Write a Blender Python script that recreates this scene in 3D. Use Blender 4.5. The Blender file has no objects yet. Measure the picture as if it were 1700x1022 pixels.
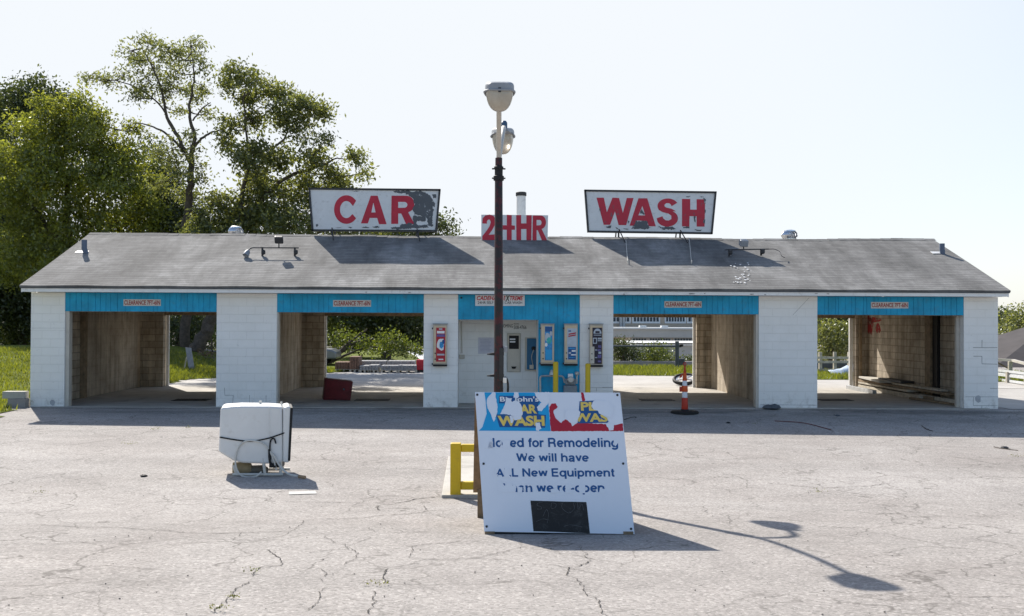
import bpy, math, random
import numpy as np
from mathutils import Vector, Matrix

random.seed(7)
rng = np.random.default_rng(11)
SC = bpy.context.scene
COL = SC.collection

# ------------------------------------------------------------------ camera
YAW, PITCH, ROLL, HC, FPX = 0.0279, 0.0126, 0.0044, 2.112, 1653.0
_cy, _sy, _cp, _sp = math.cos(YAW), math.sin(YAW), math.cos(PITCH), math.sin(PITCH)
FW = Vector((_sy*_cp, _cy*_cp, _sp))
_r = Vector((_cy, -_sy, 0)); _u = _r.cross(FW)
RT = math.cos(ROLL)*_r + math.sin(ROLL)*_u
UP = -math.sin(ROLL)*_r + math.cos(ROLL)*_u
cam = bpy.data.objects.new('camera', bpy.data.cameras.new('camera')); COL.objects.link(cam)
M = Matrix((RT, UP, -FW)).transposed().to_4x4(); M.translation = (0, 0, HC)
cam.matrix_world = M
cam.data.sensor_width = 36; cam.data.lens = FPX/1700*36
cam.data.clip_start = 0.1; cam.data.clip_end = 3000
SC.camera = cam

# ------------------------------------------------------------------ sun, sky, exposure
SUN = Vector((-0.52, 1.0, 0.94)).normalized()
world = bpy.data.worlds.new('World'); SC.world = world; world.use_nodes = True
wn = world.node_tree.nodes; wl = world.node_tree.links
bg = wn['Background']
sky = wn.new('ShaderNodeTexSky'); sky.sky_type = 'NISHITA'; sky.sun_disc = False
sky.sun_elevation = math.asin(SUN.z); sky.sun_rotation = math.atan2(SUN.x, SUN.y)
sky.air_density = 1.0; sky.dust_density = 1.0; sky.ozone_density = 1.0
hz = wn.new('ShaderNodeMix'); hz.data_type = 'RGBA'
hz.inputs[7].default_value = (4.9, 5.12, 5.36, 1); wl.new(sky.outputs[0], hz.inputs[6])
# summer haze: the low sky on the sun's side is pale and bright, the zenith and the far side stay blue
gn = wn.new('ShaderNodeTexCoord'); sunh = Vector((SUN.x, SUN.y, .25)).normalized()
dt = wn.new('ShaderNodeVectorMath'); dt.operation = 'DOT_PRODUCT'; dt.inputs[1].default_value = sunh; wl.new(gn.outputs['Generated'], dt.inputs[0])
def mrange(src, a, b, c, d):
    m = wn.new('ShaderNodeMapRange'); m.interpolation_type = 'SMOOTHSTEP'; wl.new(src, m.inputs[0])
    for i, v in enumerate((a, b, c, d)): m.inputs[i+1].default_value = v
    return m.outputs[0]
sz = wn.new('ShaderNodeSeparateXYZ'); wl.new(gn.outputs['Generated'], sz.inputs[0])
mu = wn.new('ShaderNodeMath'); mu.operation = 'MULTIPLY'
wl.new(mrange(dt.outputs['Value'], .05, .85, .0, 1.0), mu.inputs[0]); wl.new(mrange(sz.outputs[2], .28, .75, 1.0, .0), mu.inputs[1])
wl.new(mu.outputs[0], hz.inputs[0])
wl.new(hz.outputs[2], bg.inputs[0]); bg.inputs[1].default_value = 0.107
sl = bpy.data.lights.new('sun', 'SUN'); sl.energy = 4.35; sl.angle = math.radians(0.5); sl.color = (1, 0.94, 0.85)
so = bpy.data.objects.new('sun', sl); COL.objects.link(so)
so.rotation_euler = SUN.to_track_quat('Z', 'Y').to_euler(); so.location = SUN*60
SC.view_settings.view_transform = 'Standard'; SC.view_settings.look = 'None'
SC.cycles.diffuse_bounces = 8; SC.cycles.max_bounces = 14
SC.view_settings.gamma = 1; SC.view_settings.exposure = 0.80

# ------------------------------------------------------------------ helpers: where a point of the photograph lies
def ray(px, py): return FW + RT*((px-850)/FPX) - UP*((py-511)/FPX)
CAMP = Vector((0, 0, HC))
def at(px, py, Y):
    d = ray(px, py); return CAMP + d*(Y/d.y)
def onplane(px, py, P, N):
    d = ray(px, py); return CAMP + d*((P-CAMP).dot(N)/d.dot(N))
def sstep(a, b, x):
    t = np.clip((x-a)/(b-a), 0, 1); return t*t*(3-2*t)
def gz(x, y):
    "height of the ground"
    x = np.asarray(x, float); y = np.asarray(y, float)
    prof = np.interp(y, [0, 5, 7.5, 9.5, 11.5, 13, 16, 20.5, 24.2, 26], [.42, .25, .12, 0.0, -.13, -.17, -.165, -.15, 0, 0])
    tilt = -0.0106*np.clip(x, -14, 14)*np.interp(y, [12, 20.5, 24.2], [.35, 1, 0])
    bank = .55*sstep(-10.95, -14.5, x)*sstep(23, 36, y) + .35*sstep(-9, -13, x)*sstep(33, 38, y)
    drop = -4.5*sstep(47, 64, y)*sstep(-6, 2, x)
    return prof + tilt + bank*sstep(60, 45, y)*1.0 + drop
def gmesh(x, y):
    i, j = math.floor(x*2)/2, math.floor(y*2)/2; u, v = (x-i)*2, (y-j)*2
    z = gz([i, i+.5, i, i+.5], [j, j, j+.5, j+.5]); return float((z[0]*(1-u)+z[1]*u)*(1-v)+(z[2]*(1-u)+z[3]*u)*v)
def ong(px, py):
    z = 0.0
    for i in range(40):
        p = onplane(px, py, Vector((0, 0, z)), Vector((0, 0, 1)))
        z = .5*z + .5*float(gz(p.x, p.y))
    return Vector((p.x, p.y, float(gz(p.x, p.y))))
D = 24.2                       # front wall of the car wash
YR, YE, ZE, ZR = 27.896, 23.735, 2.893, 4.483
XL, XR = -10.935, 12.73
SL = (ZR-ZE)/(YR-YE)
RN = Vector((0, -SL, 1)).normalized()
RP = Vector((0, YE, ZE))
def onroof(px, py): return onplane(px, py, RP, RN)
def roofz(y): return ZE+SL*(y-YE)

# ------------------------------------------------------------------ helpers: objects
def props(o, label=None, cat=None, group=None, kind=None):
    if label: o['label'] = label
    if cat: o['category'] = cat
    if group: o['group'] = group
    if kind: o['kind'] = kind
    return o
ORG = {}
def thing(name, label, cat, loc=(0, 0, 0), group=None):
    o = bpy.data.objects.new(name, None); COL.objects.link(o); o.location = loc
    o.empty_display_size = .2; ORG[o] = Vector(loc)
    return props(o, label, cat, group)
def copy_tree(o, parent=None):
    c = o.copy(); COL.objects.link(c); c.parent = parent
    for ch in o.children: copy_tree(ch, c)
    return c
class MB:
    def __init__(s): s.v = []; s.f = []; s.g = []
    def add(s, vs, fs):
        n = len(s.v); s.g.append((n, len(s.f))); s.v += [tuple(p) for p in vs]; s.f += [tuple(i+n for i in f) for f in fs]; return s
    def box(s, x0, x1, y0, y1, z0, z1):
        return s.add([(x0,y0,z0),(x1,y0,z0),(x1,y1,z0),(x0,y1,z0),(x0,y0,z1),(x1,y0,z1),(x1,y1,z1),(x0,y1,z1)],
              [(0,3,2,1),(4,5,6,7),(0,1,5,4),(1,2,6,5),(2,3,7,6),(3,0,4,7)])
    def obox(s, c, ax, ay, az):
        c, ax, ay, az = map(Vector, (c, ax, ay, az)); vs = []
        for k in (-1, 1):
            for (i, j) in ((-1,-1),(1,-1),(1,1),(-1,1)): vs.append(c+ax*i+ay*j+az*k)
        return s.add(vs, [(0,3,2,1),(4,5,6,7),(0,1,5,4),(1,2,6,5),(2,3,7,6),(3,0,4,7)])
    def tube(s, pts, r, n=10, cap=True):
        pts = [Vector(p) for p in pts]; m = len(pts)
        rs = list(r) if hasattr(r, '__len__') else [r]*m
        prev = None; rings = []
        for i, p in enumerate(pts):
            t = (pts[min(i+1, m-1)]-pts[max(i-1, 0)]).normalized()
            if prev is None:
                a = t.cross(Vector((0, 0, 1)) if abs(t.z) < .9 else Vector((1, 0, 0))).normalized()
            else: a = (prev - t*prev.dot(t)).normalized()
            prev = a; b = t.cross(a)
            rings.append([p+(a*math.cos(k*2*math.pi/n)+b*math.sin(k*2*math.pi/n))*rs[i] for k in range(n)])
        vs = [q for rg in rings for q in rg]
        fs = [(i*n+k, i*n+(k+1) % n, (i+1)*n+(k+1) % n, (i+1)*n+k) for i in range(m-1) for k in range(n)]
        if cap: fs += [tuple(range(n-1, -1, -1)), tuple((m-1)*n+k for k in range(n))]
        return s.add(vs, fs)
    def lathe(s, c, prof, n=24, axis=(0, 0, 1)):
        c = Vector(c); az = Vector(axis).normalized()
        ax = az.cross(Vector((0, 1, 0)) if abs(az.y) < .9 else Vector((1, 0, 0))).normalized(); ay = az.cross(ax)
        vs = [c+az*z+(ax*math.cos(k*2*math.pi/n)+ay*math.sin(k*2*math.pi/n))*r for r, z in prof for k in range(n)]
        m = len(prof)
        fs = [(i*n+k, i*n+(k+1) % n, (i+1)*n+(k+1) % n, (i+1)*n+k) for i in range(m-1) for k in range(n)]
        fs += [tuple(range(n-1, -1, -1)), tuple((m-1)*n+k for k in range(n))]
        return s.add(vs, fs)
    def prism(s, poly, off):
        poly = [Vector(p) for p in poly]; off = Vector(off); n = len(poly)
        return s.add(poly+[p+off for p in poly], [tuple(range(n)), tuple(range(2*n-1, n-1, -1))] +
                     [(k, k+n, (k+1) % n+n, (k+1) % n) for k in range(n)])
    def sheet(s, poly): return s.add(poly, [tuple(range(len(poly)))])
    def build(s, name, mat, parent=None, smooth=False, bevel=0, seg=2, split=False):
        if split:                      # one object for every piece added
            r = []
            for i, (a, b) in enumerate(s.g):
                e, f = s.g[i+1] if i+1 < len(s.g) else (len(s.v), len(s.f))
                q = MB(); q.add(s.v[a:e], [tuple(k-a for k in fc) for fc in s.f[b:f]]); r.append(q.build(name, mat, parent, smooth, bevel, seg))
            return r
        org = Vector((0, 0, 0)); p = parent
        while p is not None:
            if p in ORG: org = ORG[p]; break
            p = p.parent
        me = bpy.data.meshes.new(name)
        me.from_pydata([(a-org.x, b-org.y, c-org.z) for a, b, c in s.v], [], s.f); me.update()
        import bmesh
        bm = bmesh.new(); bm.from_mesh(me); bmesh.ops.recalc_face_normals(bm, faces=bm.faces); bm.to_mesh(me); bm.free()
        return link(name, me, mat, parent, smooth, bevel, seg)
def link(name, me, mat, parent=None, smooth=False, bevel=0, seg=2):
    me.materials.append(mat)
    o = bpy.data.objects.new(name, me); COL.objects.link(o); o.parent = parent
    if smooth:
        me.polygons.foreach_set('use_smooth', [True]*len(me.polygons))
        try: me.set_sharp_from_angle(angle=math.radians(40))
        except Exception: pass
    if bevel:
        b = o.modifiers.new('bevel', 'BEVEL'); b.width = bevel; b.segments = seg; b.limit_method = 'ANGLE'
        b.angle_limit = math.radians(50)
    return o
def fastmesh(name, V, k):
    "V: (n*k,3) array, each k consecutive vertices are one face"
    n = len(V)//k; me = bpy.data.meshes.new(name)
    me.vertices.add(len(V)); me.vertices.foreach_set('co', np.asarray(V, np.float32).ravel())
    me.loops.add(len(V)); me.loops.foreach_set('vertex_index', np.arange(len(V), dtype=np.int32))
    me.polygons.add(n); me.polygons.foreach_set('loop_start', np.arange(0, len(V), k, dtype=np.int32))
    try: me.polygons.foreach_set('loop_total', np.full(n, k, dtype=np.int32))
    except Exception: pass
    me.update(calc_edges=True); me.validate()
    return me
def curvepts(pts, n=8):
    pts = [Vector(p) for p in pts]; out = []
    P = [pts[0]*2-pts[1]]+pts+[pts[-1]*2-pts[-2]]
    for i in range(1, len(P)-2):
        for k in range(n):
            t = k/n; a, b, c, d = P[i-1:i+3]
            out.append(.5*((2*b)+(c-a)*t+(2*a-5*b+4*c-d)*t*t+(3*b-a-3*c+d)*t**3))
    out.append(pts[-1]); return out

# ------------------------------------------------------------------ helpers: materials
class N:
    def __init__(s, name):
        s.m = bpy.data.materials.new(name); s.m.use_nodes = True; s.t = s.m.node_tree
        s.p = s.t.nodes['Principled BSDF']; s.out = s.t.nodes['Material Output']
        s.geo = s.t.nodes.new('ShaderNodeNewGeometry'); s.tc = s.t.nodes.new('ShaderNodeTexCoord')
    def n(s, ty, **kw):
        x = s.t.nodes.new(ty)
        for k, v in kw.items(): setattr(x, k, v)
        return x
    def l(s, a, b): s.t.links.new(a, b)
    def pos(s): return s.geo.outputs['Position']
    def vec(s, sc=(1, 1, 1), src=None):
        m = s.n('ShaderNodeMapping'); m.inputs['Scale'].default_value = sc
        s.l(src or s.pos(), m.inputs['Vector']); return m.outputs[0]
    def noise(s, scale, detail=4, rough=.6, vec=None, dist=0):
        x = s.n('ShaderNodeTexNoise'); x.inputs['Scale'].default_value = scale
        x.inputs['Detail'].default_value = detail; x.inputs['Roughness'].default_value = rough
        x.inputs['Distortion'].default_value = dist
        s.l(vec or s.pos(), x.inputs['Vector']); return x.outputs[0]
    def ramp(s, fac, stops, interp='LINEAR'):
        r = s.n('ShaderNodeValToRGB'); r.color_ramp.interpolation = interp
        while len(r.color_ramp.elements) < len(stops): r.color_ramp.elements.new(.5)
        for e, (p, c) in zip(r.color_ramp.elements, stops):
            e.position = p; e.color = (*c, 1) if hasattr(c, '__len__') else (c, c, c, 1)
        s.l(fac, r.inputs[0]); return r.outputs[0]
    def mix(s, fac, a, b, mode='MIX'):
        x = s.n('ShaderNodeMix', data_type='RGBA', blend_type=mode)
        for i, v in ((0, fac), (6, a), (7, b)):
            if hasattr(v, 'is_linked'): s.l(v, x.inputs[i])
            elif hasattr(v, '__len__'): x.inputs[i].default_value = (*v, 1)
            else: x.inputs[i].default_value = v if i == 0 else (v, v, v, 1)
        return x.outputs[2]
    def math(s, op, a, b=0.0):
        x = s.n('ShaderNodeMath', operation=op)
        for sock, v in zip(x.inputs, (a, b)):
            if hasattr(v, 'is_linked'): s.l(v, sock)
            else: sock.default_value = v
        return x.outputs[0]
    def bump(s, h, strength=.3, dist=.01, prev=None):
        b = s.n('ShaderNodeBump'); b.inputs['Strength'].default_value = strength; b.inputs['Distance'].default_value = dist
        s.l(h, b.inputs['Height'])
        if prev: s.l(prev, b.inputs['Normal'])
        return b.outputs[0]
    def done(s, col=None, rough=.8, normal=None, metal=0, spec=.4):
        if col is not None:
            if hasattr(col, 'is_linked'): s.l(col, s.p.inputs['Base Color'])
            else: s.p.inputs['Base Color'].default_value = (*col, 1)
        if hasattr(rough, 'is_linked'): s.l(rough, s.p.inputs['Roughness'])
        else: s.p.inputs['Roughness'].default_value = rough
        s.p.inputs['Metallic'].default_value = metal
        s.p.inputs['Specular IOR Level'].default_value = spec
        if normal: s.l(normal, s.p.inputs['Normal'])
        return s.m
def mat(name, col, rough=.6, var=.15, scale=6, metal=0, bump=.1, bscale=60, spec=.4, dirt=None):
    m = N(name)
    f = m.noise(scale, 5, .65)
    a = tuple(c*(1-var) for c in col); b = tuple(min(1, c*(1+var)) for c in col)
    c = m.ramp(f, [(.3, a), (.7, b)])
    if dirt:
        d = m.noise(scale*2.3, 6, .7); k = m.ramp(d, [(.55, 0), (.72, 1)])
        c = m.mix(k, c, dirt)
    nm = m.bump(m.noise(bscale, 3), bump, .01) if bump else None
    return m.done(c, rough, nm, metal, spec)
def block_uv(m):
    sx = m.n('ShaderNodeSeparateXYZ'); m.l(m.pos(), sx.inputs[0])
    h = m.math('ADD', sx.outputs[0], sx.outputs[1])
    c = m.n('ShaderNodeCombineXYZ'); m.l(h, c.inputs[0]); m.l(sx.outputs[2], c.inputs[1])
    return c.outputs[0], sx
def bricktex(m, vec, w, h, mortar, offset=.5, smooth=.1, c1=(0, 0, 0), c2=(1, 1, 1), cm=(.5, .5, .5)):
    b = m.n('ShaderNodeTexBrick'); b.offset = offset; b.offset_frequency = 2; b.squash = 1
    b.inputs['Scale'].default_value = 1; b.inputs['Brick Width'].default_value = w; b.inputs['Row Height'].default_value = h
    b.inputs['Mortar Size'].default_value = mortar; b.inputs['Mortar Smooth'].default_value = smooth
    b.inputs['Color1'].default_value = (*c1, 1); b.inputs['Color2'].default_value = (*c2, 1); b.inputs['Mortar'].default_value = (*cm, 1)
    b.inputs['Bias'].default_value = 0
    m.l(vec, b.inputs['Vector']); return b

def m_whiteblock():
    m = N('white painted block'); v, sx = block_uv(m)
    b = bricktex(m, v, .406, .203, .006)
    base = m.ramp(m.noise(1.1, 6, .7), [(.3, (.77, .765, .74)), (.7, (.85, .845, .83))])
    g = m.mix(m.math('MULTIPLY', b.outputs['Fac'], .17), base, (.5, .49, .46))
    # scuffs and splash dirt near the pavement
    low = m.ramp(sx.outputs[2], [(0, 1), (.42, 0)])
    d = m.ramp(m.noise(5, 7, .75), [(.5, 0), (.68, 1)])
    g = m.mix(m.math('MULTIPLY', m.math('MULTIPLY', low, d), .75), g, (.30, .28, .25))
    chips = m.ramp(m.noise(13, 3, .5), [(.71, 0), (.73, 1)])
    g = m.mix(m.math('MULTIPLY', chips, .25), g, (.4, .39, .37))
    nm = m.bump(m.noise(70, 4, .7), .25, .006, m.bump(m.math('SUBTRACT', 1.0, b.outputs['Fac']), .6, .008))
    return m.done(g, .7, nm)
def m_innerblock(rough_face=True):
    m = N('bare block' if rough_face else 'smooth dirty wall'); v, sx = block_uv(m)
    b = bricktex(m, v, .406, .203, .012, c1=(.25, .25, .25), c2=(.75, .75, .75))
    k = m.ramp(m.noise(1.6, 7, .75), [(.28, (.30, .245, .185)), (.55, (.50, .43, .34)), (.75, (.62, .55, .455))])
    st = m.ramp(m.noise(2.0, 6, .7, m.vec((2.2, 2.2, .18))), [(.35, .55), (.65, 1.1)])
    c = m.mix(1.0, k, st, 'MULTIPLY')
    c = m.mix(.25 if rough_face else .05, c, b.outputs['Color'], 'OVERLAY')
    c = m.mix(m.math('MULTIPLY', b.outputs['Fac'], .5 if rough_face else .12), c, (.10, .08, .06))
    nm = m.bump(m.noise(45, 5, .75), .5 if rough_face else .25, .01, m.bump(m.math('SUBTRACT', 1.0, b.outputs['Fac']), .6 if rough_face else .15, .012))
    return m.done(c, .9, nm)
def m_shingle():
    m = N('asphalt shingles')
    mp = m.vec((1, 1/math.cos(math.atan(SL)), 0))
    b = bricktex(m, mp, .305, .138, .004, offset=.37, smooth=0, c1=(.1, .1, .1), c2=(.9, .9, .9), cm=(.2, .2, .2))
    blot = m.ramp(m.noise(.55, 6, .68, m.vec((1, .6, 1)), .8), [(.3, (.135, .132, .127)), (.5, (.205, .20, .192)), (.70, (.315, .308, .296))])
    st = m.ramp(m.noise(1.3, 6, .7, m.vec((1.6, .35, .1))), [(.3, .70), (.7, 1.22)])
    c = m.mix(1.0, blot, st, 'MULTIPLY')
    c = m.mix(.13, c, b.outputs['Color'], 'OVERLAY')
    sy = m.n('ShaderNodeSeparateXYZ'); m.l(mp, sy.inputs[0])
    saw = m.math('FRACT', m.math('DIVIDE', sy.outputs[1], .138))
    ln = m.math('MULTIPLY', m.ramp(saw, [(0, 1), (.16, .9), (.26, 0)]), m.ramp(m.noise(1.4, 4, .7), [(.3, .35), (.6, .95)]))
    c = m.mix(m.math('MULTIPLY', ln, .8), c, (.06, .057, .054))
    gr = m.ramp(m.noise(120, 2, .5), [(.3, .8), (.7, 1.2)]); c = m.mix(1.0, c, gr, 'MULTIPLY')
    # a sawtooth makes each course lie over the one below
    nm = m.bump(m.math('SUBTRACT', 1.0, saw), .55, .012, m.bump(m.noise(90, 3), .3, .01))
    return m.done(c, .95, nm, spec=.2)
def m_asphalt():
    m = N('worn asphalt')
    big = m.ramp(m.noise(.22, 6, .62, None, .8), [(.28, (.29, .264, .245)), (.5, (.328, .304, .284)), (.75, (.368, .345, .325))])
    mid = m.ramp(m.noise(1.7, 7, .75), [(.25, .84), (.5, 1.0), (.75, 1.12)])
    c = m.mix(1.0, big, mid, 'MULTIPLY')
    streak = m.ramp(m.noise(.5, 5, .6, m.vec((.16, 1.1, 1))), [(.33, .87), (.65, 1.07)]); c = m.mix(1.0, c, streak, 'MULTIPLY')
    vo = m.n('ShaderNodeTexVoronoi'); vo.inputs['Scale'].default_value = 48; m.l(m.pos(), vo.inputs['Vector'])
    st = m.ramp(m.n('ShaderNodeSeparateColor').outputs[0], [(0, 0), (1, 1)])
    sc = m.n('ShaderNodeSeparateColor'); m.l(vo.outputs['Color'], sc.inputs[0])
    stone = m.ramp(sc.outputs[0], [(0, .55), (.25, .85), (.7, 1.05), (.93, 1.25), (1, 1.65)])
    c = m.mix(.68, c, m.mix(1.0, c, stone, 'MULTIPLY'))
    fine = m.ramp(m.noise(170, 2, .6), [(.25, .72), (.75, 1.28)]); c = m.mix(.8, c, m.mix(1.0, c, fine, 'MULTIPLY'))
    specks = m.ramp(m.noise(23, 2, .4), [(.74, 0), (.76, 1)]); c = m.mix(m.math('MULTIPLY', specks, .7), c, (.07, .065, .06))
    # hairline crazing
    v2 = m.n('ShaderNodeTexVoronoi'); v2.feature = 'DISTANCE_TO_EDGE'; v2.inputs['Scale'].default_value = .85
    wob = m.n('ShaderNodeVectorMath', operation='ADD'); nz = m.n('ShaderNodeTexNoise'); nz.inputs['Scale'].default_value = 1.6; nz.inputs['Detail'].default_value = 5
    m.l(m.pos(), nz.inputs['Vector']); m.l(m.pos(), wob.inputs[0]); m.l(nz.outputs['Color'], wob.inputs[1]); m.l(wob.outputs[0], v2.inputs['Vector'])
    hair = m.ramp(v2.outputs['Distance'], [(.003, 1), (.016, 0)])
    gate = m.ramp(m.noise(.30, 4, .65), [(.40, 0), (.56, 1)])
    c = m.mix(m.math('MULTIPLY', m.math('MULTIPLY', hair, gate), .7), c, (.1, .09, .08))
    # old wet and oil stains along the bays
    sx = m.n('ShaderNodeSeparateXYZ'); m.l(m.pos(), sx.inputs[0])
    band = m.math('MULTIPLY', m.ramp(m.math('DIVIDE', m.math('SUBTRACT', sx.outputs[1], 20.0), 6.0), [(.35, 0), (.6, 1)]),
                  m.ramp(m.math('DIVIDE', m.math('SUBTRACT', sx.outputs[1], 20.0), 6.0), [(.70, 1), (.75, 0)]))
    stn = m.ramp(m.noise(1.1, 5, .7, m.vec((.35, 1.6, 1))), [(.45, 0), (.6, 1)])
    c = m.mix(m.math('MULTIPLY', m.math('MULTIPLY', band, stn), .6), c, (.09, .085, .08))
    nm = m.bump(m.noise(150, 3, .7), .45, .008, m.bump(sc.outputs[0], .25, .006))
    return m.done(c, .92, nm, spec=.25)
def m_concrete(name, lo, hi, s=1.5):
    m = N(name)
    c = m.ramp(m.noise(s, 7, .72), [(.28, lo), (.7, hi)])
    c = m.mix(m.ramp(m.noise(s*.6, 4, .6, None, 1.0), [(.55, 0), (.7, .55)]), c, tuple(x*.55 for x in lo))
    c = m.mix(.6, c, m.mix(1.0, c, m.ramp(m.noise(110, 2), [(.3, .75), (.7, 1.25)]), 'MULTIPLY'))
    return m.done(c, .85, m.bump(m.noise(60, 4, .7), .3, .008))
def m_leaf(name, dark, light, trans=.45):
    m = N(name); t = m.t
    ri = m.geo.outputs['Random Per Island']
    c = m.ramp(ri, [(0, dark), (.6, tuple((a+b)/2 for a, b in zip(dark, light))), (1, light)])
    c = m.mix(1.0, c, m.ramp(m.noise(.8, 4, .65), [(.3, .66), (.5, .98), (.72, 1.35)]), 'MULTIPLY')
    d = m.n('ShaderNodeBsdfDiffuse'); tr = m.n('ShaderNodeBsdfTranslucent'); gl = m.n('ShaderNodeBsdfGlossy')
    gl.inputs['Roughness'].default_value = .45; gl.inputs['Color'].default_value = (.9, .95, .9, 1)
    m.l(c, d.inputs[0]); m.l(m.mix(1.0, c, (1.3, 1.25, .6), 'MULTIPLY'), tr.inputs[0])
    a = m.n('ShaderNodeMixShader'); a.inputs[0].default_value = trans; m.l(d.outputs[0], a.inputs[1]); m.l(tr.outputs[0], a.inputs[2])
    b = m.n('ShaderNodeMixShader'); b.inputs[0].default_value = .05; m.l(a.outputs[0], b.inputs[1]); m.l(gl.outputs[0], b.inputs[2])
    m.l(b.outputs[0], m.out.inputs[0]); return m.m
def m_paintpeel(name, col, under, amount, scale=9):
    m = N(name)
    k = m.ramp(m.noise(scale, 7, .75), [(amount, 0), (amount+.02, 1)])
    base = m.mix(1.0, col, m.ramp(m.noise(3, 5, .7), [(.3, .9), (.7, 1.06)]), 'MULTIPLY')
    return m.done(m.mix(k, base, under), .5, m.bump(k, -.3, .004))
def m_turf():
    m = N('turf')
    c = m.ramp(m.noise(2.5, 6, .75), [(.3, (.07, .085, .017)), (.55, (.13, .16, .024)), (.75, (.19, .20, .045))])
    return m.done(c, .95, m.bump(m.noise(40, 5, .8), .8, .03), spec=.1)

WHITEB = m_whiteblock(); INB = m_innerblock(True); INS = m_innerblock(False)
SHING = m_shingle(); ASPH = m_asphalt(); TURF = m_turf()
SLAB = m_concrete('bay slab', (.30, .28, .25), (.48, .455, .415)); CONC = m_concrete('pale concrete', (.36, .34, .30), (.50, .475, .43))
DRIVE = m_concrete('rear drive', (.33, .31, .285), (.46, .44, .41), .6)
KERBM = m_concrete('kerb', (.26, .235, .22), (.36, .33, .31))
WTRIM = mat('white trim', (.74, .74, .73), .5, .06, 3, bump=.08, dirt=(.55, .53, .5))
WPLAIN = mat('white sheet', (.78, .785, .79), .4, .03, 2, bump=.02)
BLUE = mat('blue siding', (.006, .31, .54), .6, .24, 2.2, bump=.12, dirt=(.03, .25, .42))
WOOD = mat('old lumber', (.23, .17, .11), .85, .35, 9, bump=.3)
WOODG = mat('grey lumber', (.44, .40, .33), .85, .3, 7, bump=.3)
PLY = mat('weathered plywood', (.25, .17, .10), .85, .3, 8, bump=.2)
BLACK = mat('black rubber', (.012, .012, .013), .7, .3, 20)
DARK = mat('dark steel', (.03, .031, .034), .55, .3, 12)
GREYP = mat('grey primer', (.085, .095, .11), .8, .25, 7, bump=.1)
PRIMER = m_paintpeel('flecked grey primer', (.085, .095, .11), (.50, .52, .55), .60, 4.5)
WORNRED = m_paintpeel('worn sign red', (.47, .022, .05), (.20, .075, .095), .60, 6)
FADERED = mat('faded plate red', (.30, .055, .05), .7, .25, 30)
PLATE = mat('weathered plate', (.56, .54, .50), .7, .08, 9)
RED = mat('sign red', (.47, .022, .05), .55, .12, 5, bump=.05)
SIGNW = mat('sign white', (.66, .68, .70), .55, .05, 4, bump=.05, dirt=(.52, .53, .54))
GALV = mat('galvanised steel', (.50, .51, .52), .42, .2, 9, metal=.65, bump=.05)
ALU = mat('bright aluminium', (.75, .76, .78), .28, .1, 9, metal=1, bump=.02)
STONEPAINT = mat('pale grey paint', (.50, .47, .42), .5, .1, 6, bump=.05)
LAMPG = mat('lamp housing grey', (.26, .28, .31), .5, .12, 8, bump=.05)
MAROON = m_paintpeel('maroon pole paint', (.065, .009, .012), (.016, .012, .013), .47, 6)
YELL = mat('safety yellow', (.62, .43, .012), .5, .08, 6, bump=.06, dirt=(.46, .32, .03))
NAVY = mat('navy lettering', (.012, .085, .26), .5, .05, 9, bump=0)
CYAN = mat('cyan print', (.01, .33, .66), .4, .06, 4, bump=0)
REDP = mat('red print', (.42, .012, .03), .4, .06, 4, bump=0)
GOLD = mat('yellow print', (.74, .55, .12), .45, .12, 14, bump=0)
SIGNP = mat('white corrugated sheet', (.72, .76, .84), .45, .02, 2, bump=.03)
CHALK = N('chalk smeared black')
_c = CHALK.ramp(CHALK.noise(7, 8, .8, None, 2.2), [(.52, (.022, .022, .023)), (.66, (.06, .06, .06)), (.72, (.10, .10, .10))]); CHALK = CHALK.done(_c, .8)
CREAM = m_paintpeel('cream rusted enamel', (.60, .48, .33), (.30, .14, .06), .64, 16)
CREAM2 = mat('cream panel', (.56, .51, .43), .5, .08, 6)
STAINLESS = mat('brushed steel', (.42, .43, .43), .4, .15, 12, metal=.6)
GREYM = mat('meter grey', (.22, .25, .28), .5, .15, 9)
BARK = mat('bark', (.085, .068, .056), .95, .4, 7, bump=.8, bscale=25)
BARKP = mat('pale twigs', (.16, .12, .10), .95, .4, 7, bump=.5)
TANKW = mat('tank white', (.70, .70, .69), .38, .05, 2.5, bump=.03, dirt=(.62, .61, .585))
HOSE = mat('hose white', (.58, .57, .53), .5, .1, 12)
ORANGE = mat('cone orange', (.62, .085, .012), .5, .12, 9)
REFL = mat('reflective band', (.72, .74, .78), .4, .05, 14)
REDBIN = m_paintpeel('dark red bin', (.10, .008, .012), (.03, .012, .012), .6, 5)
PURPLE = mat('poster purple', (.12, .10, .28), .5, .5, 30, bump=0)
TEAL = mat('poster teal', (.05, .42, .40), .5, .3, 25, bump=0)
SKYB = mat('poster blue', (.03, .26, .55), .5, .3, 25, bump=0)
POSTN = mat('poster black', (.018, .014, .032), .5, .3, 25, bump=0)
POSTR = mat('poster red', (.42, .015, .03), .5, .15, 10, bump=0)
PALE = mat('poster pale', (.45, .50, .56), .5, .12, 10, bump=0)
LENS = N('lamp lens'); LENS.p.inputs['Transmission Weight'].default_value = .35; LENS = LENS.done(LENS.ramp(LENS.noise(9), [(.3, (.52, .47, .39)), (.7, (.64, .60, .52))]), .35)
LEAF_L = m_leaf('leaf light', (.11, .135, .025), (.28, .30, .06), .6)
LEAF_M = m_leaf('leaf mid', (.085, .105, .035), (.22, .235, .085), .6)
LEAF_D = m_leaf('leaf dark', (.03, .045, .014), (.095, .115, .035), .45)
LEAF_B = m_leaf('leaf bright', (.07, .10, .015), (.17, .20, .035), .5)
LEAF_W = m_leaf('leaf willow', (.09, .11, .045), (.22, .235, .095), .6)
GRASSM = m_leaf('grass blades', (.10, .125, .014), (.24, .26, .035), .5)
DRYM = m_leaf('dry leaves', (.10, .06, .035), (.20, .12, .07), .3)
TANW = mat('tan wall', (.44, .36, .28), .8, .08, .4)
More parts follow.
